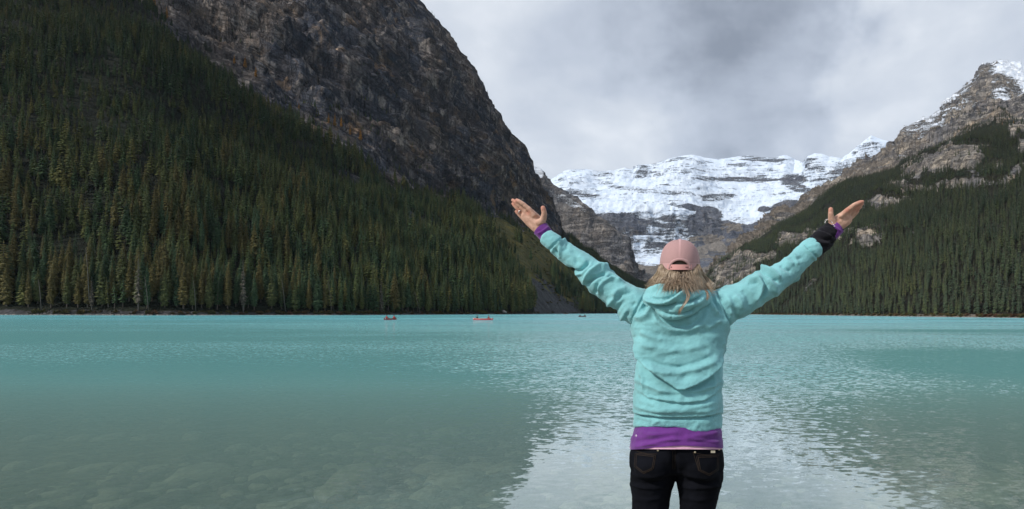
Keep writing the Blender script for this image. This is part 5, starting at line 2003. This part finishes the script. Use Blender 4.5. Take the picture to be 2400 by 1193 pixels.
d += fbm(Vk * 30, 3, seed=85) * 1.5 * MM + fbm(Vk * 90, 2, seed=86) * 0.8 * MM * np.exp(-(polydist(px, py, rim)[0] / 7) ** 2)
Vk = Vk + N * (d * sstep(-N[:, 1], -.3, .3))[:, None]
Vk = relax(Vk, Ek, 1, .3)
attach('hood', Vk, Qk, m_hood, hoodie)


def ray_on(bvh, px, py, lift=0.0008):
    d = Vector(P(px, py, 1.0)) - Vector((0, 0, CAMZ))
    d.normalize()
    h, n, _, _ = bvh.ray_cast(Vector((0, 0, CAMZ)), d, 8)
    if h is None:
        return None
    return np.array(h) - np.array(d) * lift


def thread(bvh, pts, r, step=4.0, lift=0.0008, sides=5):
    """thin raised line laid on a surface along pixels"""
    pts = np.asarray(pts, float)
    seg = np.hypot(*np.diff(pts, axis=0).T)
    acc = np.concatenate([[0], np.cumsum(seg)])
    n = max(2, int(acc[-1] / step) + 1)
    s = np.linspace(0, acc[-1], n)
    xs, ys = np.interp(s, acc, pts[:, 0]), np.interp(s, acc, pts[:, 1])
    pp = [ray_on(bvh, x, y, lift) for x, y in zip(xs, ys)]
    pp = [p for p in pp if p is not None]
    L = Lofts()
    if len(pp) > 1:
        L.tube(pp, [r] * len(pp), n=sides)
    return L.V, L.Fc


def join_parts(parts):
    V, Fc = [], []
    for v, f in parts:
        o = len(V)
        V += list(v)
        Fc += [tuple(i + o for i in t) for t in f]
    return V, Fc


def bvh_of(V, Q):
    return BVHTree.FromPolygons([tuple(v) for v in V], [tuple(int(i) for i in q) for q in Q])


bh = bvh_of(Vh, Qh)
for pts in ([(1517, 688), (1506, 702), (1496, 720), (1484, 745), (1474, 766)], [(1675, 684), (1687, 702), (1697, 722), (1706, 748), (1714, 768)],
            [(1488, 972), (1510, 976), (1545, 980), (1590, 982), (1640, 981), (1690, 974)], [(1318, 561), (1306, 567), (1297, 575), (1289, 584)],
            [(1887, 575), (1894, 582), (1904, 593), (1912, 603)]):
    V, Fc = thread(bh, pts, .0016, 4, .0004)
    attach('seam', V, Fc, m_hood, hoodie)
# ---- shirts showing under the hem and at the wrists
def sleeve_shell(rows, depth_rows, mat, name, parent=woman, folds=(), lbl=None, n=96, sub=5, seed=0, power=2.4, dyc=0.0, wav=0.0):
    L = Lofts()
    rr = []
    for k in range(len(rows) - 1):
        for j in range(sub):
            t = j / sub
            rr.append([a * (1 - t) + b * t for a, b in zip(rows[k], rows[k + 1])])
    rr.append(list(rows[-1]))
    ring_stack([tuple(r) for r in rr], None, L, dyc, n, power)
    m = len(rr)
    V = np.array(L.V[:m * n])
    Q = np.array([f for f in L.Fc if len(f) == 4])
    N = vnormals(V, Q)
    sgn = np.sign(np.sum(N[:, :2] * (V[:, :2] - V[:, :2].mean(0)), axis=1).mean())
    N *= sgn
    px, py = proj(V)
    d = np.zeros(len(V))
    for pts, a, w in folds:
        d += fold(px, py, pts, a * MM, w) * (N[:, 1] < 0.2)
    d += fbm(V * 30, 3, seed=seed) * 1.2 * MM
    V = V + N * d[:, None]
    if wav:
        t = np.arange(len(V)) // n == m - 1
        r = np.clip((np.arange(len(V)) // n - (m - 1 - 2 * sub)) / (2 * sub), 0, 1)
        tgt = np.interp(proj(V)[0], [1476, 1500, 1530, 1570, 1600, 1660, 1695], [1054, 1053, 1049.5, 1046, 1044.5, 1047.5, 1050])
        V[:, 2] -= r * (tgt - 1049) / SCALE * (V[:, 1] < YW)
    o = attach(name, V, Q, mat, parent)
    return o, V, Q


pur, Vp, Qp = sleeve_shell([(975, 1494, 1684, .108), (996, 1491, 1687, .108), (1012, 1486, 1691, .120), (1028, 1480, 1693.5, .130), (1042, 1477, 1695.5, .134), (1049, 1476.5, 1696, .135)], None, m_purple, 'shirt', folds=(
    ([(1510, 1022), (1550, 1018), (1596, 1012)], 3, 5), ([(1486, 1034), (1530, 1030), (1580, 1020)], -3, 5), ([(1500, 1012), (1540, 1022), (1580, 1034)], 2.5, 5), ([(1520, 1040), (1560, 1032), (1596, 1030)], 3, 4),
    ([(1606, 1026), (1650, 1020), (1690, 1012)], 3, 5), ([(1610, 1038), (1650, 1034), (1692, 1026)], -2.5, 5), ([(1598, 1008), (1599, 1046)], -3.5, 2), ([(1620, 1030), (1660, 1034), (1692, 1036)], 2.5, 4), ([(1484, 1045), (1520, 1040), (1545, 1042)], 2.5, 4)), seed=91, wav=0.003)
tag(pur, 'purple shirt hem showing below the hoodie')
bp = bvh_of(Vp, Qp)
pk, _, _ = sleeve_shell([(1030, 1482, 1690, .118), (1046, 1479, 1693, .130), (1053, 1478, 1694, .132)], None, m_pink, 'undershirt', seed=92)
tag(pk, 'pale pink undershirt edge showing below the purple hem')
V, Fc = thread(bp, [(1489, 1022), (1491, 1019), (1493, 1022), (1490.5, 1023)], .0011, 1.0)
attach('print', V, Fc, m_white, pur)


def cuff(chain, radii, mat, name, seed, amp, label=None, folds=(), n=40, sub=6, parent=woman):
    L = Lofts()
    c = np.array([W(*p) for p in chain])
    t = np.linspace(0, len(c) - 1, (len(c) - 1) * sub + 1)
    pts = np.stack([np.interp(t, np.arange(len(c)), c[:, k]) for k in range(3)], -1)
    ra = np.interp(t, np.arange(len(c)), [r[0] for r in radii])
    rb = np.interp(t, np.arange(len(c)), [r[1] for r in radii])
    L.tube(pts, list(zip(ra, rb)), n=n)
    V = np.array(L.V[:len(pts) * n])
    Q = np.array([f for f in L.Fc if len(f) == 4])
    N = vnormals(V, Q)
    cen = np.repeat(pts, n, axis=0)
    N *= np.sign(np.sum(N * (V - cen), axis=1).mean())
    px, py = proj(V)
    d = fbm(V * 55, 3, seed=seed) * amp
    for pp, a, w in folds:
        d += fold(px, py, pp, a * MM, w)
    o = attach(name, V + N * d[:, None], Q, mat, parent)
    if label:
        tag(o, label)
    return o


cuff([(1287, 560, .072), (1280, 551, .076), (1273, 543, .079), (1267.5, 536.5, .082)], [(.029, .026), (.030, .026), (.0315, .026), (.033, .026)], m_purple, 'shirt_cuff', 93, .0016, 'purple shirt cuff at the bare wrist',
     folds=(([(1258, 548), (1272, 542), (1288, 530)], 2.5, 2.5), ([(1262, 556), (1276, 548), (1291, 536)], -2, 2.5)))
cuff([(1946, 551, .104), (1953, 543, .106), (1959, 536, .108), (1963, 532, .110)], [(.029, .028), (.030, .028), (.030, .027), (.029, .026)], m_purple, 'shirt_cuff', 94, .0014, 'purple shirt cuff beyond the black wrap',
     folds=(([(1948, 528), (1962, 536), (1974, 544)], 2, 2.5),))
cuff([(1906, 582, .082), (1913, 575, .086), (1924, 566, .092), (1934, 556, .098), (1942, 545, .102), (1947, 538, .104), (1950, 534, .105)], [(.034, .03), (.041, .034), (.0445, .037), (.0425, .036), (.038, .032), (.035, .029), (.033, .027)], m_black, 'wrist_wrap', 95, .003,
     'black cloth wrapped round the wrist', folds=(([(1905, 552), (1920, 556), (1940, 562), (1960, 556)], -5, 3), ([(1912, 546), (1930, 546), (1955, 560)], 4, 5), ([(1915, 580), (1940, 574), (1958, 566)], -4, 3), ([(1920, 538), (1940, 545), (1960, 556)], -3, 3), ([(1908, 566), (1930, 570), (1950, 574)], 4, 4)))

# bracelet and ring
parts = []
wc = W(1941, 528, .100)
ax = (W(1956, 520, .104) - W(1936, 536, .098))
ax /= np.linalg.norm(ax)
e1 = np.cross(ax, (0, 1, 0)); e1 /= np.linalg.norm(e1)
e2 = np.cross(ax, e1)
L = Lofts()
bc = W(1949, 531, .105)
for k in range(22):
    a = 2 * math.pi * k / 22
    L.ball(bc + e1 * .0335 * math.cos(a) + e2 * .0285 * math.sin(a) + ax * 0.004 * math.sin(3 * a), 0.0024 if k % 2 else 0.0032, 6)
attach('bracelet', L.V, L.Fc, m_silver)
L = Lofts()
rc, rd = W(1219, 496.5, .107), W(1211, 488, .106) - W(1226, 503, .108)
rd /= np.linalg.norm(rd)
f1 = np.cross(rd, (0, 1, 0)); f1 /= np.linalg.norm(f1)
f2 = np.cross(rd, f1)
ringp = [rc + (f1 * math.cos(a) + f2 * math.sin(a)) * .0108 for a in np.linspace(0, 2 * math.pi, 19)]
L.tube(ringp, [.0013] * 19, n=6)
cam_side = -f2 if f2[1] > 0 else f2
L.ball(rc + cam_side * .0115, (.0034, .0034, .0034), 7)
for s in (-1, 1):
    L.ball(rc + cam_side * .011 + f1 * .004 * s, .002, 6)
attach('ring', L.V, L.Fc, m_silver)

# ---- jeans
jl = Lofts()
ring_stack([(1020, 1492, 1682, .098), (1045, 1482, 1689, .114), (1056, 1477.5, 1693.5, .121), (1066, 1476, 1695, .122), (1082, 1475, 1696, .122), (1098, 1476, 1695, .110), (1106, 1490, 1680, .08)], None, jl, n=48, power=2.5)
for pts, rad in (((((1528, 1098, 0), (1526, 1120, 0), (1525.5, 1140, .0), (1525, 1165, .0), (1524, 1195, 0), (1527, 1323, .01), (1530, 1450, -.01), (1531, 1590, -.02))), (50, 50, 47.5, 45, 43, 34, 31, 25)),
                 ((((1644, 1098, 0), (1643, 1120, 0), (1640, 1140, .0), (1637, 1165, .0), (1634, 1195, 0), (1638, 1323, .01), (1637, 1450, -.01), (1636, 1590, -.02))), (50, 52, 49, 46, 42.5, 34, 31, 25))):
    jl.tube([W(*p) for p in pts], [(r * px_m, r * px_m * 1.18) for r in rad], n=28)
for pts, rad in ((((1562, 1098), (1562, 1115), (1556, 1148), (1545, 1192), (1537, 1260)), (24, 21, 19, 21, 22)), (((1608, 1098), (1607, 1115), (1608, 1148), (1612, 1192), (1622, 1260)), (24, 22, 20, 19, 22))):
    jl.tube([W(*p) for p in pts], [(r * px_m, r * px_m * 1.9) for r in rad], n=20)
for cx in (1532, 1638):
    jl.ball(W(cx, 1086, -.045), (.078, .085, .062), 16)
jl.ball(W(1583, 1082, -.02), (.05, .085, .05), 14)
Vj, Qj, Ej = jl.fuse(0.006, 4)
N = vnormals(Vj, Qj)
px, py = proj(Vj)
bk = sstep(-N[:, 1], -.3, .3)
d = fbm(Vj * 20, 3, seed=101) * 1.2 * MM
d += bk * fold(px, py, [(1580, 1050), (1580, 1085), (1583, 1118)], -7 * MM, 8)
for pts, a, w in (([(1474, 1108), (1500, 1116), (1530, 1118), (1566, 1110)], 3, 5), ([(1476, 1134), (1500, 1142), (1530, 1144), (1566, 1140)], 3.5, 4), ([(1478, 1128), (1510, 1134), (1560, 1128)], -3, 4),
                  ([(1692, 1110), (1670, 1118), (1640, 1120), (1602, 1112)], 3, 5), ([(1690, 1140), (1660, 1142), (1620, 1144), (1594, 1138)], 3.5, 4), ([(1690, 1130), (1650, 1134), (1600, 1128)], -3, 4),
                  ([(1480, 1170), (1520, 1172), (1562, 1166)], 2, 5), ([(1594, 1166), (1640, 1172), (1680, 1168)], 2, 5)):
    d += fold(px, py, pts, a * MM, w)
ankle = Vj[:, 2] < GZ + .5
Vj = Vj + N * d[:, None]
jeans = attach('jeans', Vj, Qj, m_denim)
bj = bvh_of(Vj, Qj)


def pocket(outline, name):
    """patch of cloth 2 mm proud of the seat"""
    tl, tr, br, bm, bl = outline
    V, idx = [], {}
    nu, nv = 14, 14
    for j in range(nv + 1):
        v = j / nv
        for i in range(nu + 1):
            u = i / nu
            top = np.array(tl) * (1 - u) + np.array(tr) * u
            if u < .5:
                bot = np.array(bl) * (1 - 2 * u) + np.array(bm) * 2 * u
            else:
                bot = np.array(bm) * (2 - 2 * u) + np.array(br) * (2 * u - 1)
            q = top * (1 - v) + bot * v
            edge = i in (0, nu) or j in (0, nv)
            p = ray_on(bj, q[0], q[1], -0.001 if edge else 0.0030)
            V.append(p)
    Fc = [(j * (nu + 1) + i, (j + 1) * (nu + 1) + i, (j + 1) * (nu + 1) + i + 1, j * (nu + 1) + i + 1) for j in range(nv) for i in range(nu)]
    o = attach(name, V, Fc, m_denim, jeans)
    return o, bvh_of(V, Fc)


for outl, extra in ((((1487, 1060), (1539, 1066), (1533, 1100), (1508, 1112), (1485, 1094)), None), (((1630, 1067), (1687, 1065), (1686, 1101), (1663, 1117), (1637, 1104)), None)):
    po, pb = pocket(outl, 'back_pocket')
    tl, tr, br, bm, bl = outl
    ins = lambda p, k=2.5: (p[0] + (np.mean([q[0] for q in outl]) - p[0]) * k / 26, p[1] + (np.mean([q[1] for q in outl]) - p[1]) * k / 26)
    sp = [thread(pb, [ins(a, k), ins(b, k)], .0007, 3, .0003) for k in (2, 5.5) for a, b in ((tl, tr), (tr, br), (br, bm), (bm, bl), (bl, tl))]
    V, Fc = join_parts(sp)
    attach('stitching', V, Fc, m_stitch, po)
ys = [[(1486, 1054), (1500, 1060), (1520, 1064), (1540, 1064)], [(1624, 1061), (1650, 1066), (1688, 1064)], [(1577, 1055), (1577, 1100)], [(1582, 1055), (1582, 1100)], [(1624, 1058), (1630, 1078), (1638, 1104)]]
for y in ys:
    V, Fc = thread(bj, y, .0007, 3, .0003)
    attach('seam_stitching', V, Fc, m_stitch, jeans)
for x, y in ((1542, 1055.5), (1629, 1060), (1685, 1053.5)):
    L = Lofts()
    L.ball(ray_on(bj, x, y, .001), (.0042, .0026, .0042), 8)
    attach('rivet', L.V, L.Fc, m_gold, jeans)
L = Lofts()
c = ray_on(bj, 1671, 1058.5, .0015)
cs = [ray_on(bj, 1671 + sx * 5.2, 1058.5 + sy * 2.8, .001) for sx, sy in ((-1, -1), (1, -1), (1, 1), (-1, 1))]
dv = np.array([0, -.002, 0])
Vq = cs + [q + dv for q in cs]
plate = attach('metal_tag', Vq, [(0, 1, 2, 3), (7, 6, 5, 4), (0, 4, 5, 1), (1, 5, 6, 2), (2, 6, 7, 3), (3, 7, 4, 0)], m_gold, jeans, False)
for sx in (-1, 1):
    a = W((1531 if sx < 0 else 1636), 1560, -.02)
    L = Lofts()
    z0 = GZ + 0.05
    L.tube([(a[0], YW - .09, z0 - .0), (a[0], YW - .03, z0 + .01), (a[0], YW + .06, z0), (a[0], YW + .15, z0 - .012), (a[0], YW + .19, z0 - .015)], [(.03, .045), (.037, .058), (.04, .048), (.04, .036), (.028, .025)], n=16, up=(0, 0, 1))
    attach('shoe', L.V, L.Fc, m_shoe)

# ---- cap, worn with the opening at the back
CC = W(1593.5, 628, -.012)
CAPR = np.array([47.0 / SCALE, 0.100, 65 / SCALE])


def cap_pt(a, e, k=1.0):
    """a: azimuth, 0 at the back; e: 0 rim .. 1 button"""
    th = e * math.pi / 2
    r = math.cos(th) ** 0.77
    z = math.sin(th) ** 0.77
    return CC + np.array([math.sin(a) * r * CAPR[0] * k, -math.cos(a) * r * CAPR[1] * k, (z * CAPR[2] - (1 - e) * .010 * math.cos(a) - (1 - e) * .002) * k])


ARCH = [(1569, 629), (1570, 621), (1574, 614), (1581, 609.5), (1593, 608), (1605, 609.5), (1612, 615), (1616, 622), (1616.5, 629)]
na, ne = 120, 44
V, UVs = [], []
for j in range(ne + 1):
    for i in range(na):
        V.append(cap_pt(2 * math.pi * i / na, j / ne * .985))
V = np.array(V)
px, py = proj(V)
cx_, cy_ = 1593, 630
inside = (V[:, 1] < CC[1]) & (((px - cx_) / 23.5) ** 2 + ((py - 629.5) / 21.5) ** 2 < 1) & (py < 629.5)
# pull the vertices beside the arch onto its edge so the cut is clean
Fnet, Fcl, Fband = [], [], []
for j in range(ne):
    for i in range(na):
        a, b = j * na + i, j * na + (i + 1) % na
        q = (a, b, b + na, a + na)
        if sum(inside[list(q)]) >= 2:
            continue
        az = (2 * math.pi * (i + .5) / na + math.pi) % (2 * math.pi) - math.pi
        ef = (j + .5) / ne
        mx, my = px[list(q)].mean(), py[list(q)].mean()
        if abs(az) > 1.9:
            Fcl.append(q)
        else:
            Fnet.append(q)
cap = attach('cap', V, Fcl + Fnet, m_cap)
cap.data.materials.append(m_net)
mi = np.zeros(len(Fcl) + len(Fnet), np.int32)
mi[len(Fcl):] = 1
cap.data.polygons.foreach_set('material_index', mi)
uv = cap.data.uv_layers.new(name='UVMap')
uvv = np.array([((k % na) / na * 6, (k // na) / ne * 3) for k in range(len(V))])
li = np.empty(len(cap.data.loops), np.int32)
cap.data.loops.foreach_get('vertex_index', li)
uv.data.foreach_set('uv', uvv[li].ravel().astype(np.float32))
tag(cap, 'pink baseball cap with netting back panels')
bc_ = bvh_of(V, np.array(Fcl + Fnet))


def capline(fn, ts, r, lift=.0012):
    L = Lofts()
    L.tube([fn(t) for t in ts], [r] * len(ts), n=8)
    return L.V, L.Fc


def band(a0, a1, e0, e1, k, n=24, m=3):
    V = [cap_pt(a0 + (a1 - a0) * i / n, e0 + (e1 - e0) * j / m, k) for j in range(m + 1) for i in range(n + 1)]
    Fq = [(j * (n + 1) + i, j * (n + 1) + i + 1, (j + 1) * (n + 1) + i + 1, (j + 1) * (n + 1) + i) for j in range(m) for i in range(n)]
    return V, Fq


L = Lofts()
L.ball(CC + (0, 0, CAPR[2] * .99), (.0085, .0085, .0055), 10)
attach('button', L.V, L.Fc, m_cap, cap)
seams = []
# twin seam tapes down the back, the sides and the rim tape
for a0, w in ((0.0, .045), (-1.15, .025), (1.15, .025)):
    e_lo = 0.17 if a0 == 0 else 0.0
    Vt = []
    n = 20
    for i in range(n + 1):
        e = e_lo + (0.97 - e_lo) * i / n
        ww = w / max(.12, math.cos(e * math.pi / 2)) * 0.9
        ww = min(ww, 0.9)
        Vt += [cap_pt(a0 - ww, e, 1.002), cap_pt(a0, e, 1.008), cap_pt(a0 + ww, e, 1.002)]
    Ft = [(3 * i + k, 3 * i + k + 1, 3 * i + k + 4, 3 * i + k + 3) for i in range(n) for k in (0, 1)]
    seams.append((Vt, Ft))
seams.append(band(0.50, 3.2, 0.0, 0.075, 1.010, 30))
seams.append(band(-3.2, -0.50, 0.0, 0.075, 1.010, 30))
V2, F2 = join_parts(seams)
attach('seam_tape', V2, F2, m_cap, cap)
# arch binding
ap = []
for t in np.linspace(math.pi * 1.0, 0, 25):
    x, y = 1593 + 24.2 * math.cos(t), 629.5 - 21.8 * math.sin(t)
    # point on the cap surface at this pixel
    best = None
    d0 = Vector(P(x, y, 1.0)) - Vector((0, 0, CAMZ))
    d0.normalize()
    ex, ey = CAPR[0], CAPR[1]
    xx = (W(x, y, -.1)[0] - CC[0]) / ex
    zz = (P(x, y, CC[1] - .09)[2] - CC[2]) / CAPR[2]
    r = (1 - max(0, min(.99, zz)) ** 2.6) ** (1 / 2.6)
    xx = (P(x, y, CC[1] - .085)[0] - CC[0]) / ex
    yy = -ey * math.sqrt(max(.05, r * r - xx * xx))
    ap.append(P(x, y, CC[1] + yy - .0015))
L = Lofts()
L.tube(ap, [(.0048, .0026)] * len(ap), n=8, up=(0, -1, 0))
attach('opening_binding', L.V, L.Fc, m_cap, cap)
# strap with its studs
n, m = 24, 4
sv = [cap_pt(a, 0, 1.006) + np.array([0, -.001, z]) for z in (-.0035, .0005, .0060, .0115, .0155) for a in np.linspace(-.62, .62, n + 1)]
sf = [(j * (n + 1) + i, j * (n + 1) + i + 1, (j + 1) * (n + 1) + i + 1, (j + 1) * (n + 1) + i) for j in range(m) for i in range(n)]
strap = attach('strap', sv, sf, m_cap, cap)
m_strap = simple('pink_strap_plastic', (0.62, 0.30, 0.28), 0.4, 0.4, 0.05)
strap.data.materials[0] = m_strap
m_hole = simple('dark_stud_hole', (0.10, 0.05, 0.05), 0.8)
for a in (-.50, -.40, .30, .38):
    L = Lofts()
    L.ball(cap_pt(a, 0, 1.02) + np.array([0, 0, .006]), (.0022, .0014, .0022), 6)
    attach('stud', L.V, L.Fc, m_hole, strap)
# peak at the front
V, Fc = [], []
for j in range(6):
    for i in range(17):
        a = math.pi + (i / 16 - .5) * 1.9
        p = cap_pt(a, 0, 1.0)
        out = np.array([math.sin(a) * .35, -math.cos(a), -0.25 - .12 * abs(i / 8 - 1)])
        V.append(p + out * .078 * j / 5 * (1 - .25 * abs(i / 8 - 1) ** 2))
for j in range(5):
    for i in range(16):
        q = j * 17 + i
        Fc.append((q, q + 1, q + 18, q + 17))
pk_ = attach('peak', V, Fc, m_cap, cap)
sol = pk_.modifiers.new('thick', 'SOLIDIFY')
sol.thickness = .003

# ---- hair
hr = random.Random(21)
hv, hf, tone = [], [], []
hl_ = Lofts()
hl_.ball(CC + (0, .0, -.005), (CAPR[0] * .94, CAPR[1] * .94, CAPR[2] * .93), 18)
hl_.tube([W(1593, 625, -.02), W(1593, 645, -.025), W(1593, 665, -.030), W(1593, 682, -.035)], [(.066, .070), (.070, .074), (.078, .078), (.078, .07)], n=20)
hv += hl_.V
hf += hl_.Fc
tone += [0.12] * len(hl_.V)


def strand(pts, r0, r1, t0, t1, sides=3):
    b = len(hv)
    pts = np.asarray(pts)
    n = len(pts)
    tg = np.gradient(pts, axis=0)
    for k in range(n):
        t = tg[k] / (np.linalg.norm(tg[k]) + 1e-9)
        s = np.cross(t, (0, 1, 0.01))
        s /= np.linalg.norm(s) + 1e-9
        u = np.cross(s, t)
        f = k / (n - 1)
        r = (r0 * (1 - f) + r1 * f) * (0.6 + .4 * math.sin(min(1, f * 3 + .3) * 1.57)) * (1 if f < .8 else max(.15, (1 - f) / .2))
        for j in range(sides):
            a = 2 * math.pi * j / sides
            hv.append(pts[k] + (s * math.cos(a) * 1.3 + u * math.sin(a)) * r)
            tone.append(min(1, max(0, t0 * (1 - f) + t1 * f)))
    for k in range(n - 1):
        for j in range(sides):
            a, c = b + k * sides + j, b + k * sides + (j + 1) % sides
            hf.append((a, c, c + sides, a + sides))



def clump(guide, n, spread0, spread1, r0, r1, t0, t1, wob):
    """a lock: strands that follow one guide, fanned a little at the root and drawn together at the tip"""
    g_ = np.array(guide)
    m = len(g_)
    for q in range(n):
        o0, o1 = hr.gauss(0, spread0), hr.gauss(0, spread0 * .5)
        p0, p1 = hr.gauss(0, spread1), hr.gauss(0, spread1 * 1.3)
        ph, fq = hr.uniform(0, 6.28), hr.uniform(2, 5)
        cut = hr.uniform(.82, 1.0)
        pts = []
        for k in range(m):
            f = k / (m - 1)
            ff = f * cut
            x, y, z = (np.interp(ff * (m - 1), range(m), g_[:, c]) for c in range(3))
            pinch = 1 - .72 * math.sin(math.pi * min(1, f * 1.1))
            x += (o0 * (1 - f) + p0 * f) * pinch + math.sin(ph + fq * f) * wob * f
            y += (o1 * (1 - f) + p1 * f) * pinch + math.cos(ph + fq * f) * wob * .6 * f
            pts.append(W(x, y, z + hr.uniform(-.0015, .0015)))
        tt = hr.gauss(0, .09)
        strand(pts, r0 * hr.uniform(.7, 1.2), r1 * hr.uniform(.7, 1.2), t0 + tt, t1 + tt)


def surf_dep(x, y):
    """depth of the hair's outer surface over nape, hood and shoulders"""
    u = min(1, abs(x - 1593) / 92)
    d = -.012 - .100 * math.sqrt(max(.02, 1 - min(1, abs(x - 1593) / 60) ** 2 * .92))
    return d - sstep(np.array(float(y)), 645, 690) * (.045 + .03 * (1 - u))


for layer_k, (cnt, tb, push) in enumerate(((90, .18, -.010), (110, .42, 0.0), (95, .62, .006))):
    for i in range(cnt):
        s = hr.uniform(-1, 1)
        s = math.copysign(abs(s) ** (.9, .75, .62)[layer_k], s)
        rx, ry = 1593.5 + 42.0 * s, 621 + 12 * math.sqrt(max(0, 1 - s * s)) + hr.uniform(-3, 2)
        side = abs(s)
        tx = 1593 + s * 38 + math.copysign(22 * (1 - math.exp(-5 * side)), s - .06) + hr.gauss(0, 6) + math.copysign(6 * side ** 3, s)
        ty = 676 + hr.gauss(0, 6) - 2 * side + (5 if side < .5 else 0)
        if s > .45:
            tx += hr.uniform(0, 16)
            ty += hr.uniform(-6, 10)
        if s < -.55:
            tx -= hr.uniform(0, 10)
            ty -= hr.uniform(2, 9)
        curly = max(0, 1 - abs(s - .08) / .5)
        amp = (1.2 + 5.0 * curly * hr.random()) * (1 if layer_k else .6)
        ph, fq = hr.uniform(0, 6.28), hr.uniform(3.0, 7.5)
        m = 13
        gd = []
        for k in range(m):
            f = k / (m - 1)
            x = rx + (tx - rx) * (f ** 1.35) + s * 5.5 * math.sin(min(1, f * 4) * 1.57) * (1 - f) + math.sin(ph + fq * f) * amp * f
            y = ry + (ty - ry) * f + math.cos(ph * 1.3 + fq * .9 * f) * amp * .7 * f
            z = surf_dep(x, y) + .008 - push - .006 * math.sin(math.pi * f)
            if f < .2:
                z += .014 * (1 - f / .2)
            gd.append((x, y, z))
        base = tb + .12 * side + hr.gauss(0, .12) - (.42 * curly if hr.random() < .6 else 0)
        clump(gd, 13, 2.8, 1.3, .0009, .00045, max(.03, base), max(.08, min(1, base + .30 + .12 * hr.random())), .9)
# messy loops in the middle and a long loose lock
for i in range(40):
    x0, y0 = 1588 + hr.gauss(6, 13), 648 + hr.gauss(2, 6)
    ph, rr = hr.uniform(0, 6.28), hr.uniform(4, 10)
    pts = []
    for k in range(12):
        f = k / 11
        a = ph + f * hr.uniform(3.4, 3.6)
        pts.append(W(x0 + math.cos(a) * rr + f * 8 * math.sin(ph), y0 + math.sin(a) * rr * .8 + f * 20, -.138 - .028 * f))
    strand(pts, .0010, .0006, .25 + hr.random() * .4, .5 + hr.random() * .35)
for i in range(22):
    o1, o2 = hr.gauss(0, 2.2), hr.gauss(0, 3.0)
    key = [(1600, 655, -.145), (1607, 676, -.165), (1613, 692, -.180), (1610, 704, -.188), (1602, 716, -.192), (1593, 728, -.190), (1590 + o2 * .8, 738 + o2, -.186)]
    n = 16
    t = np.linspace(0, len(key) - 1, n)
    kx = np.array(key)
    pts = [W(np.interp(q, range(len(key)), kx[:, 0]) + o1 * (1 if q < 4 else .7) + math.sin(q * 2 + o1) * .8, np.interp(q, range(len(key)), kx[:, 1]), np.interp(q, range(len(key)), kx[:, 2]) - abs(o1) * .0006) for q in t]
    strand(pts, .0009, .0006, .4 + hr.random() * .3, .6 + hr.random() * .3)
for i in range(45):      # loose single hairs over nape and hood
    s = hr.uniform(-1, 1)
    x0, y0 = 1593 + 44 * s, 640 + hr.uniform(0, 12)
    x1, y1 = 1593 + 66 * s + hr.gauss(0, 9), 690 + hr.gauss(0, 9) - 8 * abs(s)
    ph = hr.uniform(0, 6.28)
    pts = [W(x0 + (x1 - x0) * f + 3 * math.sin(ph + 5 * f), y0 + (y1 - y0) * f, surf_dep(x0 + (x1 - x0) * f, y0 + (y1 - y0) * f) - .012 - .012 * f) for f in np.linspace(0, 1, 10)]
    strand(pts, .0007, .0004, .4 + hr.random() * .3, .6 + hr.random() * .35)
for i in range(110):      # ends blown out sideways
    s = hr.choice((-1, 1))
    x0, y0 = 1593 + s * hr.uniform(34, 52), 648 + hr.uniform(0, 22)
    x1 = 1593 + (s * hr.uniform(66, 86) if s < 0 else hr.uniform(62, 90))
    y1 = 672 + hr.gauss(6, 6) + (10 if s > 0 else 0) * hr.random()
    pts = [W(x0 + (x1 - x0) * f, y0 + (y1 - y0) * f + 7 * math.sin(f * 3.14) * hr.uniform(.4, 1) - (3 * f ** 3), -.05 - .03 * (1 - f) - .03 * f) for f in np.linspace(0, 1, 8)]
    strand(pts, .0008, .0004, .35 + hr.random() * .25, .6 + hr.random() * .35)
for i in range(12):
    pts = [W(1650 + hr.gauss(0, 2) + 10 * f + 4 * math.sin(f * 4), 676 + 28 * f, -.10 - .03 * f) for f in np.linspace(0, 1, 8)]
    strand(pts, .001, .0006, .3, .6 + hr.random() * .2)
hair = attach('hair', hv, hf, m_hair)
attr_float(hair.data, 'tone', tone)
# ---------------------------------------------------------------- air
def build_haze(density):
    m = bpy.data.materials.new('valley_air')
    m.use_nodes = True
    g = NT(m.node_tree)
    v = g.add('ShaderNodeVolumePrincipled')
    v.inputs['Color'].default_value = (0.80, 0.88, 1.0, 1)
    v.inputs['Density'].default_value = density
    v.inputs['Anisotropy'].default_value = 0.2
    o = g.add('ShaderNodeOutputMaterial')
    g.t.links.new(v.outputs[0], o.inputs['Volume'])
    x0, x1, y0, y1, z0, z1 = -5600, 5600, -480, 7700, -14, 2050
    V = [(x, y, z) for z in (z0, z1) for y in (y0, y1) for x in (x0, x1)]
    Fc = [(0, 2, 3, 1), (4, 5, 7, 6), (0, 1, 5, 4), (2, 6, 7, 3), (0, 4, 6, 2), (1, 3, 7, 5)]
    o = link('haze', mesh_from('haze', V, Fc, m, False))
    tag(o, 'thin blue air filling the valley', kind='stuff')


build_haze(1.7e-5)
